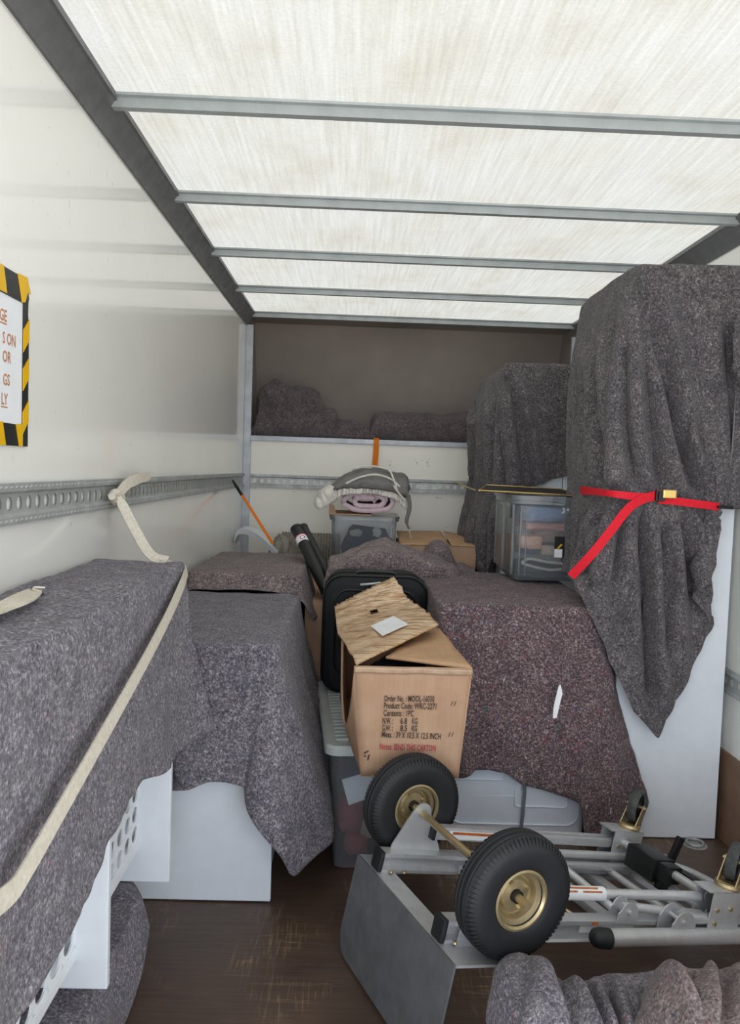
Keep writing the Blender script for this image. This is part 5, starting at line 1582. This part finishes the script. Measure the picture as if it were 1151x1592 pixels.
# upper (platform) frame of the truck
def seg(name, a, b, r, mat=M['alu'], parent=None, seg_=16):
    g = Geo(); g.tube([a, b], r, seg_); return part(name, g, mat, parent or t)
UN = 0.105
g = Geo(); g.box((0.165, 0.060, UN - 0.018), (0.50, 0.090, UN + 0.016), 0.003); r1 = part('upper_rail', g, M['alu'])
gg = Geo(); gg.box((0.158, 0.058, UN - 0.02), (0.168, 0.092, UN + 0.018), 0.003); part('end_cap', gg, M['rubber'], r1)
gg = Geo(); gg.box((0.21, 0.0895, UN - 0.013), (0.43, 0.0912, UN + 0.009)); o_ = part('white_sticker', gg, M['paper'], r1)
gg = Geo(); gg.box((0.22, 0.0905, UN + 0.0), (0.42, 0.0922, UN + 0.007)); part('orange_print', gg, M['orange_sticker'], r1)
g = Geo(); g.box((0.48, 0.056, UN - 0.012), (0.86, 0.094, UN + 0.012), 0.004); g.box((0.50, 0.060, UN + 0.011), (0.86, 0.066, UN + 0.015)); g.box((0.50, 0.083, UN + 0.011), (0.86, 0.089, UN + 0.015)); part('upper_rail', g, M['alu'])
seg('upper_tube', (0.52, 0.11, 0.075), (0.86, 0.11, 0.075), 0.012)
g = Geo(); g.box((0.5, 0.125, 0.048), (0.86, 0.15, 0.062), 0.003); g.box((0.5, 0.125, 0.028), (0.86, 0.129, 0.062), 0.001); part('inner_channel', g, M['alu'])
# near upper tube, sleeve with sticker
seg('upper_tube', (0.30, 0.335, 0.075), (0.80, 0.42, 0.115), 0.0125)
g = Geo(); g.tube([(0.25, 0.3265, 0.071), (0.512, 0.371, 0.092)], 0.0172, 18); sl = part('sleeve', g, M['paper'])
for a, b, dn in ((0.30, 0.385, 0.003), (0.40, 0.43, 0.003), (0.445, 0.50, 0.003), (0.30, 0.36, -0.006), (0.40, 0.49, -0.006)):
    sm = (a + b) / 2
    mt = Matrix.Translation((sm, 0.3265 + (sm - 0.25) * 0.17, 0.071 + (sm - 0.25) * 0.08)) @ Matrix.Rotation(0.168, 4, 'Z') @ Matrix.Rotation(-0.079, 4, 'Y') @ Matrix.Rotation(-0.75 , 4, 'X')
    g = Geo(); g.box((-(b - a) / 2, dn - 0.002, 0.0155), ((b - a) / 2, dn + 0.002, 0.0178), 0.0, mt)
    part('orange_print', g, M['orange_sticker'], sl)
# folding brace across, with clamp ears
seg('brace_tube', (0.47, 0.085, UN + 0.005), (0.525, 0.40, 0.07), 0.011)
seg('brace_tube', (0.545, 0.405, 0.078), (0.80, 0.435, 0.075), 0.0115)
g = Geo()
for tt in (0.392, 0.424):
    ol = [(0.520, 0.045), (0.585, 0.045), (0.585, 0.07)] + [(0.555 + 0.027 * math.cos(a), 0.072 + 0.027 * math.sin(a)) for a in np.linspace(0.3, PI - 0.2, 8)] + [(0.52, 0.07)]
    g.prism([(a, b) for a, b in ol], tt, tt + 0.004, axis=1)
g.tube([(0.553, 0.385, 0.075), (0.553, 0.436, 0.075)], 0.006, 10)
part('clamp', g, M['alu'])
seg('tie_rod', (0.36, 0.30, 0.06), (0.45, 0.40, 0.03), 0.005, M['zinc'])
# outer near tubes (handle arms) with black foot
seg('handle_tube', (0.43, 0.475, 0.038), (1.10, 0.475, 0.040), 0.0205)
g = Geo(); g.lathe([(0.0, -0.028), (0.012, -0.026), (0.020, -0.018), (0.0235, -0.004), (0.0235, 0.022), (0.0205, 0.024)], 20, Matrix.Translation((0.425, 0.475, 0.038)) @ Matrix.Rotation(math.radians(8), 4, 'Z'), axis=0); part('foot_cap', g, M['rubber'])
seg('handle_tube', (0.70, 0.452, 0.074), (1.15, 0.455, 0.074), 0.015)
g = Geo()
for tt in (0.430, 0.474):
    ol = [(0.655, 0.035), (0.735, 0.035), (0.735, 0.075)] + [(0.695 + 0.034 * math.cos(a), 0.072 + 0.03 * math.sin(a)) for a in np.linspace(0.2, PI - 0.2, 8)] + [(0.655, 0.07)]
    g.prism([(a, b) for a, b in ol], tt, tt + 0.004, axis=1)
g.tube([(0.69, 0.424, 0.076), (0.69, 0.484, 0.076)], 0.006, 10)
part('clamp', g, M['alu'])
seg('handle_tube', (0.60, 0.04, 0.035), (1.1, 0.04, 0.04), 0.018)
# bent loop handle
g = Geo(); g.tube(spline([(0.70, 0.44, 0.03), (0.98, 0.44, 0.045), (1.07, 0.41, 0.05), (1.10, 0.32, 0.055), (1.10, 0.20, 0.055), (1.07, 0.11, 0.05), (0.98, 0.07, 0.045), (0.75, 0.07, 0.03)], 50), 0.0125, 14); part('loop_handle', g, M['alu'])

# caster brackets and casters
CS = 0.83
for tt in (0.062, 0.425):
    g = Geo()
    g.box((CS - 0.06 + 0.02, tt - 0.012, 0.052), (CS + 0.075, tt - 0.008, 0.152), 0.001); g.box((CS - 0.04, tt + 0.042, 0.045), (CS + 0.075, tt + 0.046, 0.152), 0.001); g.box((CS - 0.055, tt - 0.012, 0.148), (CS + 0.075, tt + 0.046, 0.153), 0.001); g.box((CS + 0.071, tt - 0.012, 0.045), (CS + 0.075, tt + 0.046, 0.152), 0.001)
    br = part('caster_bracket', g, M['alu'])
    for s_, n_ in ((CS - 0.02, 0.105), (CS + 0.03, 0.108), (CS - 0.02, 0.07)):
        gg = Geo(); gg.lathe([(0.0, 0.051), (0.0055, 0.051), (0.006, 0.046)], 10, Matrix.Translation((s_, tt, n_)), axis=1); part('bolt', gg, M['zinc'], br)
    # caster: fork and wheel, swung aside
    ca = bpy.data.objects.new('caster', None); COL.objects.link(ca); ca.empty_display_size = 0.03; ca.parent = t; PM[ca] = PM[t]
    base = Matrix.Translation((CS + 0.04, tt + 0.017, 0.153)) @ Matrix.Rotation(math.radians(-26), 4, 'Z')
    g = Geo(); g.lathe([(0.0, 0.0), (0.032, 0.0), (0.034, 0.005), (0.031, 0.012), (0.02, 0.014), (0.0, 0.014)], 24, base, axis=2); part('swivel', g, M['zinc'], ca)
    g = Geo()
    for sg in (-1, 1):
        ol = [(-0.022, 0.012), (0.022, 0.012), (0.035, 0.035), (0.040, 0.062), (0.034, 0.074), (0.024, 0.072), (0.006, 0.046)]
        g.prism([(a, b) for a, b in ol], sg * 0.023 - 0.0015, sg * 0.023 + 0.0015, axis=1, mt=base)
    g.box((-0.022, -0.023, 0.011), (0.022, 0.023, 0.014), 0.0, base)
    part('fork', g, M['zinc'], ca)
    wm_ = base @ Matrix.Translation((0.030, 0, 0.064))
    g = Geo(); g.lathe([(0.036, -0.010), (0.042, -0.014), (0.047, -0.0145), (0.050, -0.010), (0.0505, 0.0), (0.050, 0.010), (0.047, 0.0145), (0.042, 0.014), (0.036, 0.010)], 40, wm_, axis=1); part('caster_wheel', g, M['rubber_grey'], ca)
    g = Geo(); g.lathe([(0.0, -0.011), (0.012, -0.012), (0.015, -0.005), (0.036, -0.006), (0.037, 0.006), (0.015, 0.005), (0.012, 0.012), (0.0, 0.011)], 30, wm_, axis=1); part('wheel_core', g, M['black'], ca)
    g = Geo(); g.tube([(0, -0.030, 0), (0, 0.030, 0)], 0.005, 10, mt=wm_); part('axle_bolt', g, M['zinc'], ca)
# cross tubes between the brackets, black latch block and lever
seg('cross_tube', (CS + 0.005, 0.075, 0.115), (CS + 0.005, 0.42, 0.115), 0.012)
seg('cross_tube', (CS + 0.02, 0.075, 0.068), (CS + 0.02, 0.42, 0.068), 0.012)
seg('cross_tube', (CS - 0.06, 0.10, 0.04), (CS - 0.06, 0.41, 0.04), 0.011)
g = Geo(); g.box((CS - 0.035, 0.155, 0.072), (CS + 0.045, 0.265, 0.138), 0.006); g.box((CS - 0.025, 0.262, 0.085), (CS + 0.035, 0.305, 0.135), 0.008); g.box((CS + 0.045, 0.17, 0.105), (CS + 0.075, 0.335, 0.118), 0.004); g.box((CS - 0.02, 0.262, 0.06), (CS + 0.02, 0.29, 0.085), 0.005)
lt = part('latch', g, M['black'])
g = Geo(); g.box((-0.012, -0.008, 0.0), (0.012, 0.008, 0.085), 0.004, Matrix.Translation((CS + 0.10, 0.20, 0.10)) @ Matrix.Rotation(math.radians(18), 4, 'Y')); g.box((CS + 0.06, 0.192, 0.098), (CS + 0.115, 0.208, 0.112), 0.003)
part('lever', g, M['black'], lt)

# ================================================================== BLANKETS IN THE FOREGROUND
def FG(px, py, yy): return max(0.01, AY(px, py, yy)[2])
line = []
for px, py, ya_, yb_ in ((766, 1578, 1.40, 1.58), (776, 1530, 1.33, 1.62), (795, 1492, 1.30, 1.66), (830, 1492, 1.28, 1.68), (870, 1506, 1.27, 1.70), (915, 1512, 1.27, 1.70), (955, 1502, 1.30, 1.70), (1000, 1486, 1.32, 1.72), (1040, 1490, 1.36, 1.72), (1085, 1530, 1.42, 1.70), (1110, 1575, 1.45, 1.68)):
    ym = (ya_ + yb_) / 2 + 0.04
    line.append((AY(px, 1540, ym)[0], ya_, yb_ - 0.03, 0.0, FG(px, py + 12, ym)))
o = crumple('moving_blanket', line, M['blanket'], 200, 120, 44, 0.017, 8, pw=0.7, lines=[
    ([(905, 1508), (922, 1548), (945, 1600)], 8, 0.030, 0.7), ([(938, 1508), (953, 1550), (968, 1600)], 7, 0.030, 0.8),
    ([(862, 1500), (880, 1550), (900, 1600)], 12, 0.030, 0.6), ([(815, 1490), (812, 1540), (800, 1600)], 12, 0.018, 0.6), ([(985, 1500), (1000, 1540), (1020, 1600)], 10, 0.02, 0.7)])
tag(o, 'grey felt blanket crumpled on the floor below the nearer tyre', 'blanket')
line = []
for px, py, ya_, yb_ in ((985, 1590, 1.25, 1.40), (1000, 1560, 1.20, 1.46), (1035, 1478, 1.16, 1.52), (1055, 1470, 1.15, 1.54), (1085, 1488, 1.15, 1.55), (1120, 1500, 1.15, 1.56), (1160, 1502, 1.15, 1.58), (1210, 1520, 1.18, 1.58), (1260, 1580, 1.25, 1.55)):
    ym = (ya_ + yb_) / 2 + 0.04
    line.append((AY(px, 1540, ym)[0], ya_, yb_ - 0.03, 0.0, FG(px, py + 12, ym)))
o = crumple('moving_blanket', line, M['blanket_brown'], 180, 120, 52, 0.013, 8, pw=0.7, lines=[
    ([(1075, 1480), (1090, 1530), (1100, 1600)], 10, 0.02, 0.8), ([(1120, 1495), (1130, 1540), (1125, 1600)], 12, 0.022, 0.7)])
tag(o, 'brown-grey felt blanket bunched in the near right corner', 'blanket')

bpy.context.view_layer.update()
